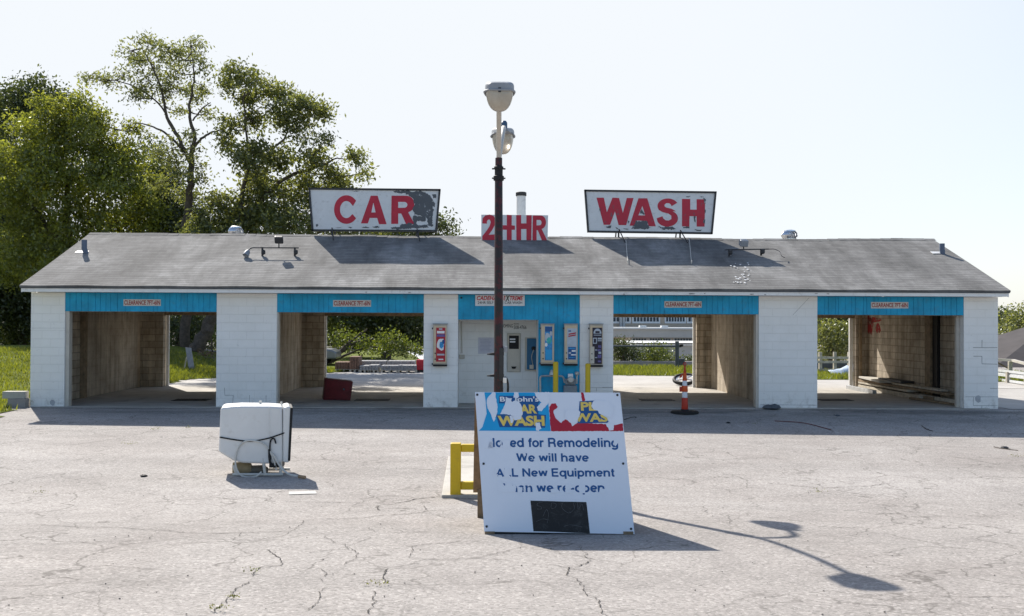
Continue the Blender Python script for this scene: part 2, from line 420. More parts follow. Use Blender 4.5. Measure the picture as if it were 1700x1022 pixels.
GREYW = mat('pale grey wall', (.40, .40, .39), .8, .08, .4)
ROOFW = mat('white roof', (.66, .67, .67), .6, .05, .5)
GLASS = mat('dark panes', (.03, .045, .06), .45, .3, 1.2, bump=0, spec=.3)
SHEDROOF = mat('dark shed roof', (.062, .055, .056), .9, .2, 1.2, bump=.2, bscale=9)
BRICKP = mat('brown bricks', (.20, .12, .085), .9, .35, 14, bump=.4)
BLOCKG = mat('grey blocks', (.30, .30, .31), .9, .2, 8, bump=.4)
SOIL = mat('leaf litter soil', (.05, .038, .026), .95, .4, 3, bump=.6, bscale=20)

# ------------------------------------------------------------------ ground
def gridsheet(name, xs, ys, mat_, dz=0, keep=None, kind='structure', zf=gz):
    X, Y = np.meshgrid(xs, ys); Z = zf(X, Y)+dz
    V = np.stack([X, Y, Z], -1).reshape(-1, 3); nx = len(xs)
    F = []
    for j in range(len(ys)-1):
        for i in range(nx-1):
            if keep is None or keep((xs[i]+xs[i+1])/2, (ys[j]+ys[j+1])/2): F.append((j*nx+i, j*nx+i+1, (j+1)*nx+i+1, (j+1)*nx+i))
    me = bpy.data.meshes.new(name); me.from_pydata(V.tolist(), [], F); me.update()
    bm_clean(me)
    o = link(name, me, mat_, smooth=False)
    me.polygons.foreach_set('use_smooth', [True]*len(me.polygons))
    return props(o, kind=kind)
def bm_clean(me):
    import bmesh
    b = bmesh.new(); b.from_mesh(me)
    bmesh.ops.delete(b, geom=[v for v in b.verts if not v.link_faces], context='VERTS'); b.to_mesh(b and me); b.free()
xs = sorted(set([-700, -350, -180, -100, -60, -40, -30]+[round(v, 2) for v in np.arange(-24, 24.01, .5)]+[30, 40, 60, 100, 180, 350, 700]))
ys = sorted(set([-60, -30, -12, -4]+[round(v, 2) for v in np.arange(0, 66.01, .5)]+[75, 90, 120, 180, 300, 600, 1200]))
gridsheet('ground', xs, ys, ASPH, -.004)
def wob(x, y): return .25*math.sin(x*1.7+y*.9)+.16*math.sin(x*4.1-y*3.3)+.08*math.sin(x*9.7+y*7.9)
LAWN = [(-10.3, 21.6), (-10.55, 22.4), (-11.0, 23.6), (-11.2, 25), (-11.3, 31.6), (-10.6, 32.6), (-10.2, 34), (-9.2, 37.2), (-6.2, 39.6), (-5, 41.2), (-3.5, 43), (-3.5, 70), (-80, 70), (-80, 18), (-14, 18.5)]
def inside(poly, x, y):
    c = False; n = len(poly)
    for i in range(n):
        (x1, y1), (x2, y2) = poly[i], poly[(i+1) % n]
        if (y1 > y) != (y2 > y) and x < (x2-x1)*(y-y1)/(y2-y1)+x1: c = not c
    return c
lawn_in = lambda x, y: inside(LAWN, x+.6*wob(x, y), y+.4*wob(y, x))
gridsheet('lawn', [-80, -60, -45, -35, -28]+list(np.arange(-24, -3, .2)), list(np.arange(18.4, 44, .2))+[46, 50, 55, 60, 70], TURF, .012, lawn_in)
VERGE = [(2, 39.0), (7.5, 38.3), (11.8, 36.2), (15, 35.4), (24, 34.5), (24, 41), (14, 43.5), (9, 46.2), (2, 46.4)]
verge_in = lambda x, y: inside(VERGE, x+.5*wob(x, y), y+.5*wob(y, x))
gridsheet('grass_verge', list(np.arange(2, 24, .25)), list(np.arange(34, 47, .25)), TURF, .012, verge_in)
gridsheet('rear_drive', list(np.arange(-12, 26, .5)), list(np.arange(31.6, 44, .5)), DRIVE, .002, lambda x, y: y > 31.55 and not lawn_in(x, y))
gridsheet('side_drive', list(np.arange(12.9, 30, .5)), list(np.arange(22, 31.7, .35)), DRIVE, .002, lambda x, y: y > 24.3 - (x-13)*.33+.2*wob(x, y))
fl = MB().box(-10.6, 12.4, 24.08, 31.62, -.25, .006).build('bay_floor', SLAB); props(fl, kind='structure')

# grass blades
def blades(name, region, n, h, box, kind='stuff', m=GRASSM):
    pts = []
    while len(pts) < n:
        x = rng.uniform(box[0], box[1]); y = rng.uniform(box[2], box[3])
        if region(x, y): pts.append((x, y))
    P = np.array(pts); z = gz(P[:, 0], P[:, 1])+.008
    a = rng.uniform(0, 2*np.pi, n); hh = h*rng.uniform(.45, 1.25, n); w = .012+.012*rng.random(n)
    b = np.stack([P[:, 0], P[:, 1], z], -1); dx = np.stack([np.cos(a), np.sin(a), 0*a], -1)*w[:, None]
    ln = rng.normal(0, .35, (n, 2))*hh[:, None]
    tip = b+np.stack([ln[:, 0], ln[:, 1], hh], -1)
    V = np.stack([b-dx, b+dx, tip], 1).reshape(-1, 3)
    return props(link(name, fastmesh(name, V, 3), m), 'green grass blades' if kind == 'stuff' else None, None, None, kind)
g = blades('lawn_grass', lawn_in, 42000, .13, (-24, -10.2, 20, 40)); g['label'] = 'bright unmown grass on the bank left of the car wash'; g['category'] = 'grass'
g = blades('rear_lawn_grass', lawn_in, 14000, .13, (-14, -5, 32.3, 43)); g['label'] = 'shaded grass behind the leftmost wash bay'; g['category'] = 'grass'
g = blades('verge_grass', verge_in, 26000, .15, (2, 24, 34, 47)); g['label'] = 'bright green grass strip beyond the rear driveway'; g['category'] = 'grass'

# cracks traced on the pavement
def zc(ox, oy, s, pts): return [(ox+x/s, oy+y/s) for x, y in pts]
A = lambda pts: zc(350, 780, 3.4, pts); B_ = lambda pts: zc(0, 660, 2.823, pts); C_ = lambda pts: zc(1030, 660, 2.537, pts); E_ = lambda pts: zc(1020, 820, 2.5, pts)
cracks = [
 (A([(0,358),(150,352),(300,348),(450,345),(520,300),(548,280),(700,274),(860,270),(960,258),(1060,250),(1235,236),(1190,200)]), .010),
 (A([(410,175),(560,180),(720,183),(900,190),(1090,180)]), .008), (A([(1090,180),(1140,168),(1180,160),(1300,152)]), .020), (A([(935,203),(975,232)]), .014),
 (A([(0,805),(60,770),(100,735),(130,700)]), .014), (A([(130,700),(175,660),(215,630)]), .020), (A([(235,600),(270,560),(310,543),(400,537),(408,525),(385,490),(300,450)]), .014),
 (A([(880,812),(915,765),(935,705),(920,680)]), .014), (A([(970,640),(985,600),(1025,555)]), .016),
 (A([(550,790),(610,720),(655,660)]), .011), (A([(635,630),(648,590),(630,555)]), .009),
 (A([(550,467),(640,458),(780,445),(750,410)]), .009), (A([(780,425),(850,400),(910,380)]), .008), (A([(790,440),(845,470),(830,500),(770,535)]), .009),
 (A([(1100,430),(1135,428),(1240,415),(1400,405),(1550,402)]), .008), (A([(1135,430),(1160,490),(1200,500),(1350,505),(1480,495),(1700,510)]), .008),
 (A([(1500,490),(1600,470),(1700,450)]), .008), (A([(1185,510),(1130,530),(1070,548)]), .007), (A([(250,395),(400,372),(460,350)]), .008), (A([(160,355),(135,390),(250,397)]), .007),
 (A([(1020,325),(1100,350),(1240,345)]), .006), (A([(890,320),(920,350)]), .008), (A([(640,370),(730,410)]), .007),
 (B_([(0,412),(150,380),(300,355),(400,345)]), .009), (B_([(170,595),(370,605),(560,610),(700,618),(850,632),(1000,637),(1214,630)]), .009), (B_([(0,687),(250,684),(420,675),(700,663),(745,628)]), .008),
 (B_([(330,222),(560,190),(750,148)]), .012), (C_([(620,360),(850,380),(1000,376),(1160,358)]), .010), (C_([(350,455),(380,485),(440,495)]), .009), (C_([(45,422),(100,440)]), .009), (C_([(450,495),(480,530)]), .010),
 (C_([(230,480),(330,480)]), .006), (E_([(1240,420),(1500,426),(1700,424)]), .006), (C_([(1250,200),(1480,210),(1700,215)]), .010), (C_([(1270,120),(1310,140)]), .02)]
cracks += [([(970,918), (979,931), (962,938), (947,943), (944,953), (957,970), (970,983), (988,998), (1000,1011), (1006,1026)], .012), ([(850,933), (915,938), (945,943), (1015,953)], .006), ([(960,905), (970,918)], .008)]
cb = MB()
for pts, w in cracks:
    P = [ong(*p) for p in pts]; Q = []
    for a, b in zip(P[:-1], P[1:]):
        k = max(2, int((b-a).length/.035))
        for i in range(k): Q.append(a.lerp(b, i/k))
    Q.append(P[-1]); L = []; Rr = []
    wander = Vector((0, 0, 0))
    for i, q in enumerate(Q):
        t = (Q[min(i+1, len(Q)-1)]-Q[max(i-1, 0)]); t.z = 0; t.normalize(); nrm = Vector((-t.y, t.x, 0))
        wander = wander*.8+nrm*random.gauss(0, .011)
        ww = w*random.choice((.4, .6, .8, 1, 1.3))*random.uniform(.6, 1.2)*(.35 if i in (0, len(Q)-1) else 1)*.31
        ww *= (1.05+1.2*abs(t.x))
        c = q+wander
        for sgn, lst in ((1, L), (-1, Rr)):
            s_ = c+nrm*ww*sgn; lst.append((s_.x, s_.y, gmesh(s_.x, s_.y)+.002))
    n = len(L); cb.add(L+Rr, [(i, i+1, n+i+1, n+i) for i in range(n-1)])
CRK = mat('crack shadow dirt', (.055, .048, .042), .95, .3, 12)
props(cb.build('pavement_cracks', CRK), kind='structure')

# faded stall line and small marks on the lot
def ground_poly(name, pts, m, dz=.004):
    b = MB(); b.sheet([(p.x, p.y, gmesh(p.x, p.y)+dz) for p in (ong(*q) for q in pts)]); return props(b.build(name, m), kind='structure')
FADED = mat('faded line paint', (.45, .44, .42), .8, .1, 8)
ground_poly('painted_line', [(480,816), (524,815), (526,819.5), (479,821)], FADED)

# ------------------------------------------------------------------ the car wash building
PX = [-10.871, -10.0645, -6.4497, -5.0042, -1.466, -.6347, 3.1484, 6.7219, 8.1696, 11.8072, 12.6633]
car = thing('car_wash_building', 'long low white block car wash with blue headers and grey shingle roof', 'building', (0.9, 27.9, 0))
ZT = 2.741
pillars = [(PX[0], PX[1]), (PX[2], PX[3]), (PX[4], PX[5]), (2.33, PX[6]), (PX[7], PX[8]), (PX[9], PX[10])]
for i, (a, b) in enumerate(pillars):
    zb = -.12 - max(0, i-3)*.06
    MB().box(a, b, D, D+.2, zb, ZT).build('pillar', WHITEB, car, bevel=.008)
def board_siding(x0, x1, y, z0, z1, name, parent, pitch=.14):
    m = MB(); m.box(x0, x1, y+.012, y+.05, z0, z1)
    k = max(1, round((x1-x0)/pitch)); w = (x1-x0)/k
    cut = [0]+[i+random.uniform(-.28, .28) for i in range(1, k)]+[k]
    for i in range(k): m.box(x0+cut[i]*w+(.006 if i else 0), x0+cut[i+1]*w-(.006 if i < k-1 else 0), y+random.uniform(0, .004), y+.013, z0+.001, z1-.001)
    return m.build(name, BLUE, parent)
ZL = 2.29
bays = [(PX[1], PX[2]), (PX[3], PX[4]), (PX[6], PX[7]), (PX[8], PX[9])]
for a, b in bays:
    board_siding(a+.002, b-.002, D+.012, ZL, ZT, 'header_panel', car)
    MB().box(a+.002, b-.002, D+.064, D+.2, ZL-.012, ZT).build('header_beam', WOOD, car)
    MB().box(a-.3, b+.3, 31.42, 31.58, 2.235, 2.72).build('rear_header', WOOD, car)
board_siding(PX[5]+.002, 1.318, D+.012, 2.13, ZT, 'header_panel', car)
board_siding(1.32, 2.328, D+.014, -.03, ZT, 'blue_wall', car)
# end walls and partitions between the bays
cores = [(PX[0], -10.0), (PX[2]-.0, PX[3]), (PX[7], PX[8]), (11.75, PX[10])]
# the bays are wider inside than their openings: rear and front returns stand at each opening
B1, B2, B3_, B4 = -10.72, -5.72, 7.20, 12.20
MB().box(PX[0]+.01, B1, D+.2, 31.58, -.1, 2.72).build('end_wall', INB, car)
MB().box(B1, B1+.02, 27.0, 31.34, .0, 2.6).build('smooth_render', INS, car)
MB().box(B1, -9.995, 31.35, 31.575, 0, 2.6).build('rear_return', INB, car)
MB().box(B1, B1+.12, 26.75, 26.95, 0, 2.6).build('door_post', WOOD, car)
MB().box(-6.05, B2, D+.2, 31.58, -.1, 2.72).build('partition_wall', INB, car)
MB().box(B2, B2+.02, D+.205, 31.34, 0, 2.6).build('smooth_render', INS, car)
MB().box(B2, PX[3]-.004, 31.35, 31.575, 0, 2.6).build('rear_return', INB, car)
MB().box(PX[2]+.004, -6.055, 31.35, 31.575, 0, 2.6).build('rear_return', INB, car)
MB().box(B3_, 7.7, D+.2, 31.58, -.1, 2.72).build('partition_wall', INB, car)
MB().box(B3_-.02, B3_, D+.205, 31.34, 0, 2.6).build('smooth_render', INS, car)
MB().box(PX[7]+.004, B3_, 31.35, 31.575, 0, 2.6).build('rear_return', INB, car)
MB().box(7.705, PX[8]-.004, 31.35, 31.575, 0, 2.6).build('rear_return', INB, car)
MB().box(B4, PX[10]-.01, D+.2, 31.58, -.1, 2.72).build('end_wall', INB, car)
MB().box(PX[9]+.004, B4, 31.35, 31.575, 0, 2.6).build('rear_return', INB, car)
MB().box(12.06, B4, 26.62, 26.95, 0, 2.6).box(11.9, 11.98, 31.25, 31.345, 0, 2.6).build('door_post', WOOD, car, split=True)
MB().box(12.12, B4, 26.32, 26.6, 0, 2.6).build('door_track', BLACK, car)
MB().box(11.72, PX[9]-.003, D+.2, 24.5, 0, ZL).build('jamb_board', STONEPAINT, car)
MB().box(PX[1]+.003, PX[1]+.09, D+.05, 24.42, -.02, ZL).build('jamb_board', STONEPAINT, car)
MB().box(PX[3]+.003, PX[3]+.03, D+.03, 24.45, -.02, ZL).build('jamb_board', STONEPAINT, car)
MB().box(PX[7]-.06, PX[7]-.003, D+.03, 24.45, -.02, ZL).build('jamb_board', STONEPAINT, car)
for x0, x1 in ((-10.0, -9.9), (PX[3]-.05, PX[3]+.035), (PX[7]-.06, PX[7]+.05), (11.70, 11.81), (PX[2]-.03, PX[2]+.05), (PX[4]-.03, PX[4]+.05), (PX[6]-.05, PX[6]+.03), (PX[8]-.05, PX[8]+.03)):
    MB().box(x0, x1, 31.585, 31.66, -.02, 2.30).build('rear_jamb', WTRIM, car)
# equipment room in the middle
MB().box(PX[4]+.003, PX[6]-.003, 25.4, 31.58, -.1, 2.72).build('equipment_room_wall', WHITEB, car)
MB().box(PX[4]+.004, PX[5]-.001, D+.2, 25.398, -.1, 2.7).box(1.324, 2.3, D+.07, 25.398, -.1, 2.7).box(2.335, PX[6]-.004, D+.2, 25.398, -.1, 2.7).build('recess_wall', WHITEB, car, split=True)
# ceilings
MB().box(PX[0]+.05, PX[10]-.05, D+.21, 31.4, 2.62, 2.66).build('ceiling', mat('painted ceiling board', (.58, .53, .45), .8, .15, 2), car)
# gables and roof
for x0, x1 in ((PX[0], PX[0]+.03), (PX[10]-.03, PX[10])):
    MB().prism([(x0, D+.21, 2.722), (x0, 31.58, 2.722), (x0, YR, ZR-.09)], (x1-x0, 0, 0)).build('gable_wall', WTRIM, car)
MB().box(PX[0]-.004, PX[0]+.009, D+.201, 31.58, -.1, 2.72).build('side_wall', WHITEB, car)
MB().box(PX[10]-.009, PX[10]+.004, D+.201, 31.58, -.2, 2.72).build('side_wall', WHITEB, car)
def sag(x, y):
    t = (x-XL)/(XR-XL); k = 1-abs(y-YR)/4.2
    return -(.045*math.exp(-((t-.80)/.12)**2)+.03*math.exp(-((t-.45)/.2)**2)+.012*math.sin(x*2.1)*.4)*k - .006*math.sin(x*3.3+y)
nx = 72; rv = []; ny = 9
YB = 2*YR-YE
yl = [YE+(YR-YE)*i/ny for i in range(ny+1)]+[YR+(YB-YR)*i/ny for i in range(1, ny+1)]
rb = MB(); V = []
for lay in (0, -.045):
    for y in yl:
        for i in range(nx+1):
            x = XL+(XR-XL)*i/nx; V.append((x, y, ZR-SL*abs(y-YR)+sag(x, y)+lay))
W_ = nx+1; H_ = len(yl); off = W_*H_; F = []
for j in range(H_-1):
    for i in range(nx):
        F.append((j*W_+i, j*W_+i+1, (j+1)*W_+i+1, (j+1)*W_+i)); F.append((off+j*W_+i, off+(j+1)*W_+i, off+(j+1)*W_+i+1, off+j*W_+i+1))
for i in range(nx):
    F.append((i, off+i, off+i+1, i+1)); k = (H_-1)*W_; F.append((k+i, k+i+1, off+k+i+1, off+k+i))
for j in range(H_-1):
    F.append((j*W_, (j+1)*W_, off+(j+1)*W_, off+j*W_)); F.append((j*W_+nx, off+j*W_+nx, off+(j+1)*W_+nx, (j+1)*W_+nx))
rb.add(V, F); roof = rb.build('roof', SHING, car)
cap = MB()
for i in range(78):
    x0 = XL+(XR-XL)*i/78; x1 = XL+(XR-XL)*(i+1)/78+.03; zz = ZR+sag((x0+x1)/2, YR)
    cap.prism([(x0, YR-.15, zz-.15*SL+.006), (x0, YR, zz+.014+random.uniform(0, .006)), (x0, YR+.15, zz-.15*SL+.006), (x0, YR, zz-.02)], (x1-x0, 0, 0))
cap.build('ridge_cap', SHING, roof)
MB().box(XL+.01, XR-.01, YE+.012, YE+.03, ZE-.068, ZE-.016).build('drip_edge', GREYP, car)
fb = MB(); xx = XL+.03
for x1 in (-8.72, -5.96, -2.2, .9, 3.1, 6.0, 9.2, XR-.03):
    fb.box(xx, x1-.004, YE+.035, YE+.06, ZT+.002, ZE-.05); xx = x1
fb.build('fascia_board', WTRIM, car, split=True)
MB().box(XL+.04, XR-.04, YE+.06, D+.0, ZT+.004, ZT+.02).build('soffit', WTRIM, car)
MB().box(XL+.03, XR-.03, YB-.06, YB-.035, ZT, ZE-.05).build('fascia_board', WTRIM, car, split=True)
MB().box(XL+.04, XR-.04, 31.58, YB-.06, ZT+.004, ZT+.02).build('soffit', WTRIM, car)
for x in (XL+.012, XR-.037):
    MB().prism([(x, YE+.06, ZE-.16), (x, YE+.06, ZE-.05), (x, YR, ZR-.055), (x, YR, ZR-.165)], (.025, 0, 0)).prism([(x, YB-.06, ZE-.16), (x, YB-.06, ZE-.05), (x, YR, ZR-.055), (x, YR, ZR-.165)], (.025, 0, 0)).build('rake_board', WTRIM, car, split=True)
# peeled spots on the fascia
fp = MB()
for px, py, w, h in ((1148,487.3,16,4),(1170,487,4,2),(1248,488,10,2.5),(1270,489,6,2),(1355,487,9,2),(1375,487.5,8,2),(608,484.5,5,2),(680,485.5,9,2),(1036,488,5,2.5)):
    pts = []
    for k in range(9):
        a = k*2*math.pi/9; pts.append(onplane(px+w*.38*math.cos(a)*random.uniform(.6, 1.1), py+h*.36*math.sin(a)*random.uniform(.6, 1.1), Vector((0, YE+.033, 0)), Vector((0, 1, 0))))
    fp.sheet(pts)
fp.build('peeled_paint', mat('bare fascia wood', (.24, .22, .21), .9, .3, 20), car, split=True)
# step cracks on the painted block
ck = MB()
def wallcrack(pts, y=D-.002, w=.012):
    P = [at(a, b, y) for a, b in pts]
    for a, b in zip(P[:-1], P[1:]):
        d = (b-a).normalized(); nn = Vector((-d.z, 0, d.x))*w/2
        ck.add([a-nn, b-nn, b+nn*.6, a+nn], [(0, 1, 2, 3)])
    return
def zz(ox, oy, s, pts): return zc(ox, oy, s, pts)
R5 = lambda p: zz(1330, 480, 4.259, p)
wallcrack(R5([(1215,412), (1388,412)])); wallcrack(R5([(1279,358), (1279,410)])); wallcrack(R5([(1218,473), (1278,473), (1279,527), (1388,529)])); wallcrack(R5([(1160,760), (1390,760)]), w=.008); wallcrack(R5([(1218,762), (1218,822), (1390,822)]), w=.008); wallcrack(R5([(1278,822), (1278,850)]), w=.008); wallcrack(R5([(1335,700), (1390,700)]), w=.009); wallcrack(R5([(0,818), (100,818)]), w=.006)
R1 = lambda p: zz(340, 470, 4.445, p)
wallcrack(R1([(145,770), (148,826), (210,826), (206,885), (240,888)]), w=.008); wallcrack(R1([(330,825), (330,886)]), w=.007); wallcrack(R1([(452,825), (452,882)]), w=.007); wallcrack(R1([(210,888), (330,888)]), w=.006)
R4 = lambda p: zz(1000, 480, 4.443, p)
wallcrack(R4([(1525,62), (1405,190)]), w=.006); wallcrack(R4([(1165,850), (1580,855)]), w=.006); wallcrack(R4([(0,722), (75,722)]), w=.006)
wallcrack(zz(880, 520, 7.3, [(735,900), (1000,900)]), w=.007); wallcrack(zz(880, 520, 7.3, [(805,900), (805,945)]), w=.007)
wallcrack(zz(0, 450, 3.786, [(200,357), (410,357)]), w=.004)
ck.build('wall_crack', mat('crack line', (.16, .16, .165), .9, .2, 9), car, split=True)
pt = MB()
for cx, cy, r, yy in ((1330+1250/4.259, 480+775/4.259, 7, D-.004), (87, 668, 6, D-.004)):
    pt.sheet([at(cx+r*.75*math.cos(k*.7)*random.uniform(.7, 1.1), cy+r*math.sin(k*.7)*random.uniform(.7, 1.1), yy) for k in range(9)])
pt.build('bare_patch', mat('bare cement', (.42, .43, .45), .9, .15, 8), car, split=True)
# graffiti on the right end wall
gr = MB()
for cx, cy, rx, ry in ((1440, 540, 13, 16), (1458, 545, 5, 9), (1448, 531, 16, 5), (1430, 552, 8, 5)):
    Pn = Vector((B4-.004, 0, 0)); Nn = Vector((1, 0, 0))
    gr.sheet([onplane(cx+rx*math.cos(k*.52)*random.uniform(.6, 1.15), cy+ry*math.sin(k*.52)*random.uniform(.6, 1.15), Pn, Nn) for k in range(12)])
gm = N('red spray'); gmix = gm.n('ShaderNodeMixShader'); tb = gm.n('ShaderNodeBsdfTransparent')
gm.done((.36, .03, .035), .8); gm.l(gm.ramp(gm.noise(6, 6, .8), [(.36, 0), (.52, .85)]), gmix.inputs[0]); gm.l(tb.outputs[0], gmix.inputs[1]); gm.l(gm.p.outputs[0], gmix.inputs[2]); gm.l(gmix.outputs[0], gm.out.inputs[0])
gr.build('spray_paint', gm.m, car)
# conduit in the recess
cd = MB(); a = at(766, 533, 25.37); b = at(767, 586, 25.37)
cd.tube([a, b], .012, 8); cd.build('conduit', STONEPAINT, car)
MB().box(b.x-.07, b.x+.07, 25.34, 25.397, b.z-.14, b.z-.04).build('outlet_box', STONEPAINT, car, bevel=.012)

# ------------------------------------------------------------------ text and flat prints
def textmesh(s, bold=.03, shear=0, space=1.0):
    cu = bpy.data.curves.new('text', 'FONT'); cu.body = s; cu.offset = bold; cu.resolution_u = 4; cu.shear = shear; cu.space_character = space
    ob = bpy.data.objects.new('text', cu); COL.objects.link(ob)
    dg = bpy.context.evaluated_depsgraph_get(); me = bpy.data.meshes.new_from_object(ob.evaluated_get(dg))
    v = np.array([q.co[:2] for q in me.vertices]); f = [tuple(p.vertices) for p in me.polygons]
    bpy.data.objects.remove(ob); bpy.data.meshes.remove(me); bpy.data.curves.remove(cu)
    return v, f
def text_on(mb, s, corners, offset, bold=.03, shear=0, space=1.0):
    "corners: TL, TR, BR, BL of the glyphs' bounding box in space"
    v, f = textmesh(s, bold, shear, space); lo, hi = v.min(0), v.max(0); t = (v-lo)/(hi-lo)
    TL, TR, BR, BL = [Vector(c) for c in corners]; vs = [((BL*(1-a)+BR*a)*(1-b)+(TL*(1-a)+TR*a)*b)+offset for a, b in t]
    return mb.add(vs, f)
def _ell(cx, cy, rx, ry, a0, a1, n=18): return [(cx+rx*math.cos(math.radians(a0+(a1-a0)*i/n)), cy+ry*math.sin(math.radians(a0+(a1-a0)*i/n))) for i in range(n+1)]
def _cv(*p): return [(q.x, q.y) for q in curvepts([(a, b, 0) for a, b in p], 5)]
_O = lambda cx: _ell(cx, .265, .19, .21, 0, 360, 28)
_arch = lambda x0, x1: _cv((x0, .26), (x0+.03, .39), ((x0+x1)/2, .475), (x1-.03, .41), (x1, .28))+[(x1, 0)]
GLYPH = {   # advance, centre lines of the strokes
 ' ': (.26, []), 'o': (.56, [_O(.25)]), 'c': (.53, [_ell(.25, .265, .19, .21, 48, 312)]), 'e': (.55, [[(.08, .265), (.43, .265)], _ell(.25, .265, .19, .21, 0, 318)]),
 'd': (.57, [_O(.24), [(.435, 0), (.435, .72)]]), 'p': (.57, [_O(.25), [(.06, -.2), (.06, .53)]]), 'q': (.57, [_O(.24), [(.435, -.2), (.435, .53)]]),
 'g': (.57, [_O(.24), [(.435, .53), (.435, .0)], _cv((.435, .01), (.40, -.10), (.25, -.15), (.12, -.125), (.07, -.06))]), 'l': (.23, [[(.075, 0), (.075, .72)]]),
 'i': (.23, [[(.075, 0), (.075, .53)], [(.075, .61), (.075, .72)]]), 'f': (.31, [[(.13, 0), (.13, .52)], _cv((.13, .50), (.15, .62), (.27, .665)), [(.02, .475), (.27, .475)]]),
 't': (.33, [[(.13, .68), (.13, .15)], _cv((.13, .17), (.15, .07), (.26, .055)), [(.02, .475), (.26, .475)]]), 'r': (.37, [[(.065, 0), (.065, .53)], _cv((.065, .30), (.12, .43), (.30, .475))]),
 'n': (.56, [[(.065, 0), (.065, .53)], _arch(.065, .425)]), 'h': (.56, [[(.065, 0), (.065, .72)], _arch(.065, .425)]), 'm': (.85, [[(.065, 0), (.065, .53)], _arch(.065, .385), _arch(.385, .705)]),
 'u': (.56, [[(.425, 0), (.425, .53)], [(.065, .53), (.065, .24)]+_cv((.065, .26), (.10, .11), (.24, .055), (.38, .13), (.425, .26))]),
 'a': (.53, [_cv((.075, .37), (.12, .45), (.235, .478), (.35, .45), (.385, .36))+[(.385, .10)]+_cv((.385, .10), (.39, .04), (.44, .03)), _cv((.385, .28), (.22, .265), (.09, .21), (.075, .12), (.14, .055), (.26, .06), (.37, .13))]),
 'v': (.50, [[(.055, .53), (.235, .05)], [(.235, .05), (.415, .53)]]), 'w': (.73, [[(.05, .53), (.18, .05)], [(.18, .05), (.34, .50)], [(.34, .50), (.50, .05)], [(.50, .05), (.63, .53)]]),
 's': (.50, [_cv((.40, .37), (.35, .45), (.23, .478), (.11, .45), (.09, .37), (.15, .30), (.28, .255), (.39, .2), (.40, .12), (.34, .06), (.23, .05), (.11, .08), (.07, .16))]),
 'W': (.90, [[(.06, .72), (.23, .05)], [(.23, .05), (.42, .69)], [(.42, .69), (.61, .05)], [(.61, .05), (.78, .72)]]), 'A': (.68, [[(.06, 0), (.31, .68)], [(.31, .68), (.56, 0)], [(.15, .21), (.47, .21)]]),
 'L': (.54, [[(.075, 0), (.075, .72)], [(.075, .055), (.47, .055)]]), 'N': (.68, [[(.075, 0), (.075, .72)], [(.075, .67), (.535, .05)], [(.535, 0), (.535, .72)]]),
 'E': (.62, [[(.075, 0), (.075, .72)], [(.075, .665), (.51, .665)], [(.075, .37), (.48, .37)], [(.075, .055), (.52, .055)]]),
 'R': (.67, [[(.075, 0), (.075, .72)], [(.075, .665), (.34, .665)]+_ell(.36, .50, .14, .165, 90, -90, 12)+[(.075, .335)], _cv((.36, .335), (.47, .29), (.50, .18), (.52, 0))]),
 'C': (.70, [_ell(.34, .36, .275, .31, 38, 322, 24)]), '-': (.36, [[(.05, .27), (.30, .27)]])}
def strokemesh(txt, th=.142):
    V, F, L, x, cuts = [], [], [], 0.0, []
    for ch in txt:
        if ch == ' ': cuts.append((len(V), len(F)))
        adv, strokes = GLYPH[ch]
        for st in strokes:
            n = len(st); b = len(V)
            for i, p in enumerate(st):
                a_, c_ = st[max(i-1, 0)], st[min(i+1, n-1)]
                if n > 20 and st[0] == st[-1] or (abs(st[0][0]-st[-1][0])+abs(st[0][1]-st[-1][1]) < 1e-6): a_, c_ = st[(i-1) % (n-1)], st[(i+1) % (n-1)] if i < n-1 else st[1]
                d = math.hypot(c_[0]-a_[0], c_[1]-a_[1]) or 1; nx_, ny_ = -(c_[1]-a_[1])/d*th/2, (c_[0]-a_[0])/d*th/2
                V += [(x+p[0]+nx_, p[1]+ny_), (x+p[0]-nx_, p[1]-ny_)]; L += [len(F)]*2
            F += [(b+2*i, b+2*i+1, b+2*i+3, b+2*i+2) for i in range(n-1)]
        x += adv
    return np.array(V), F, np.array(L), cuts+[(len(V), len(F))]
def jag(poly, amp, step):
    out = []
    n = len(poly)
    for i in range(n):
        a = Vector((*poly[i], 0)); b = Vector((*poly[(i+1) % n], 0)); k = max(1, int((b-a).length/step))
        for j in range(k):
            q = a.lerp(b, j/k); out.append((q.x+random.uniform(-amp, amp), q.y+random.uniform(-amp, amp)))
    return out

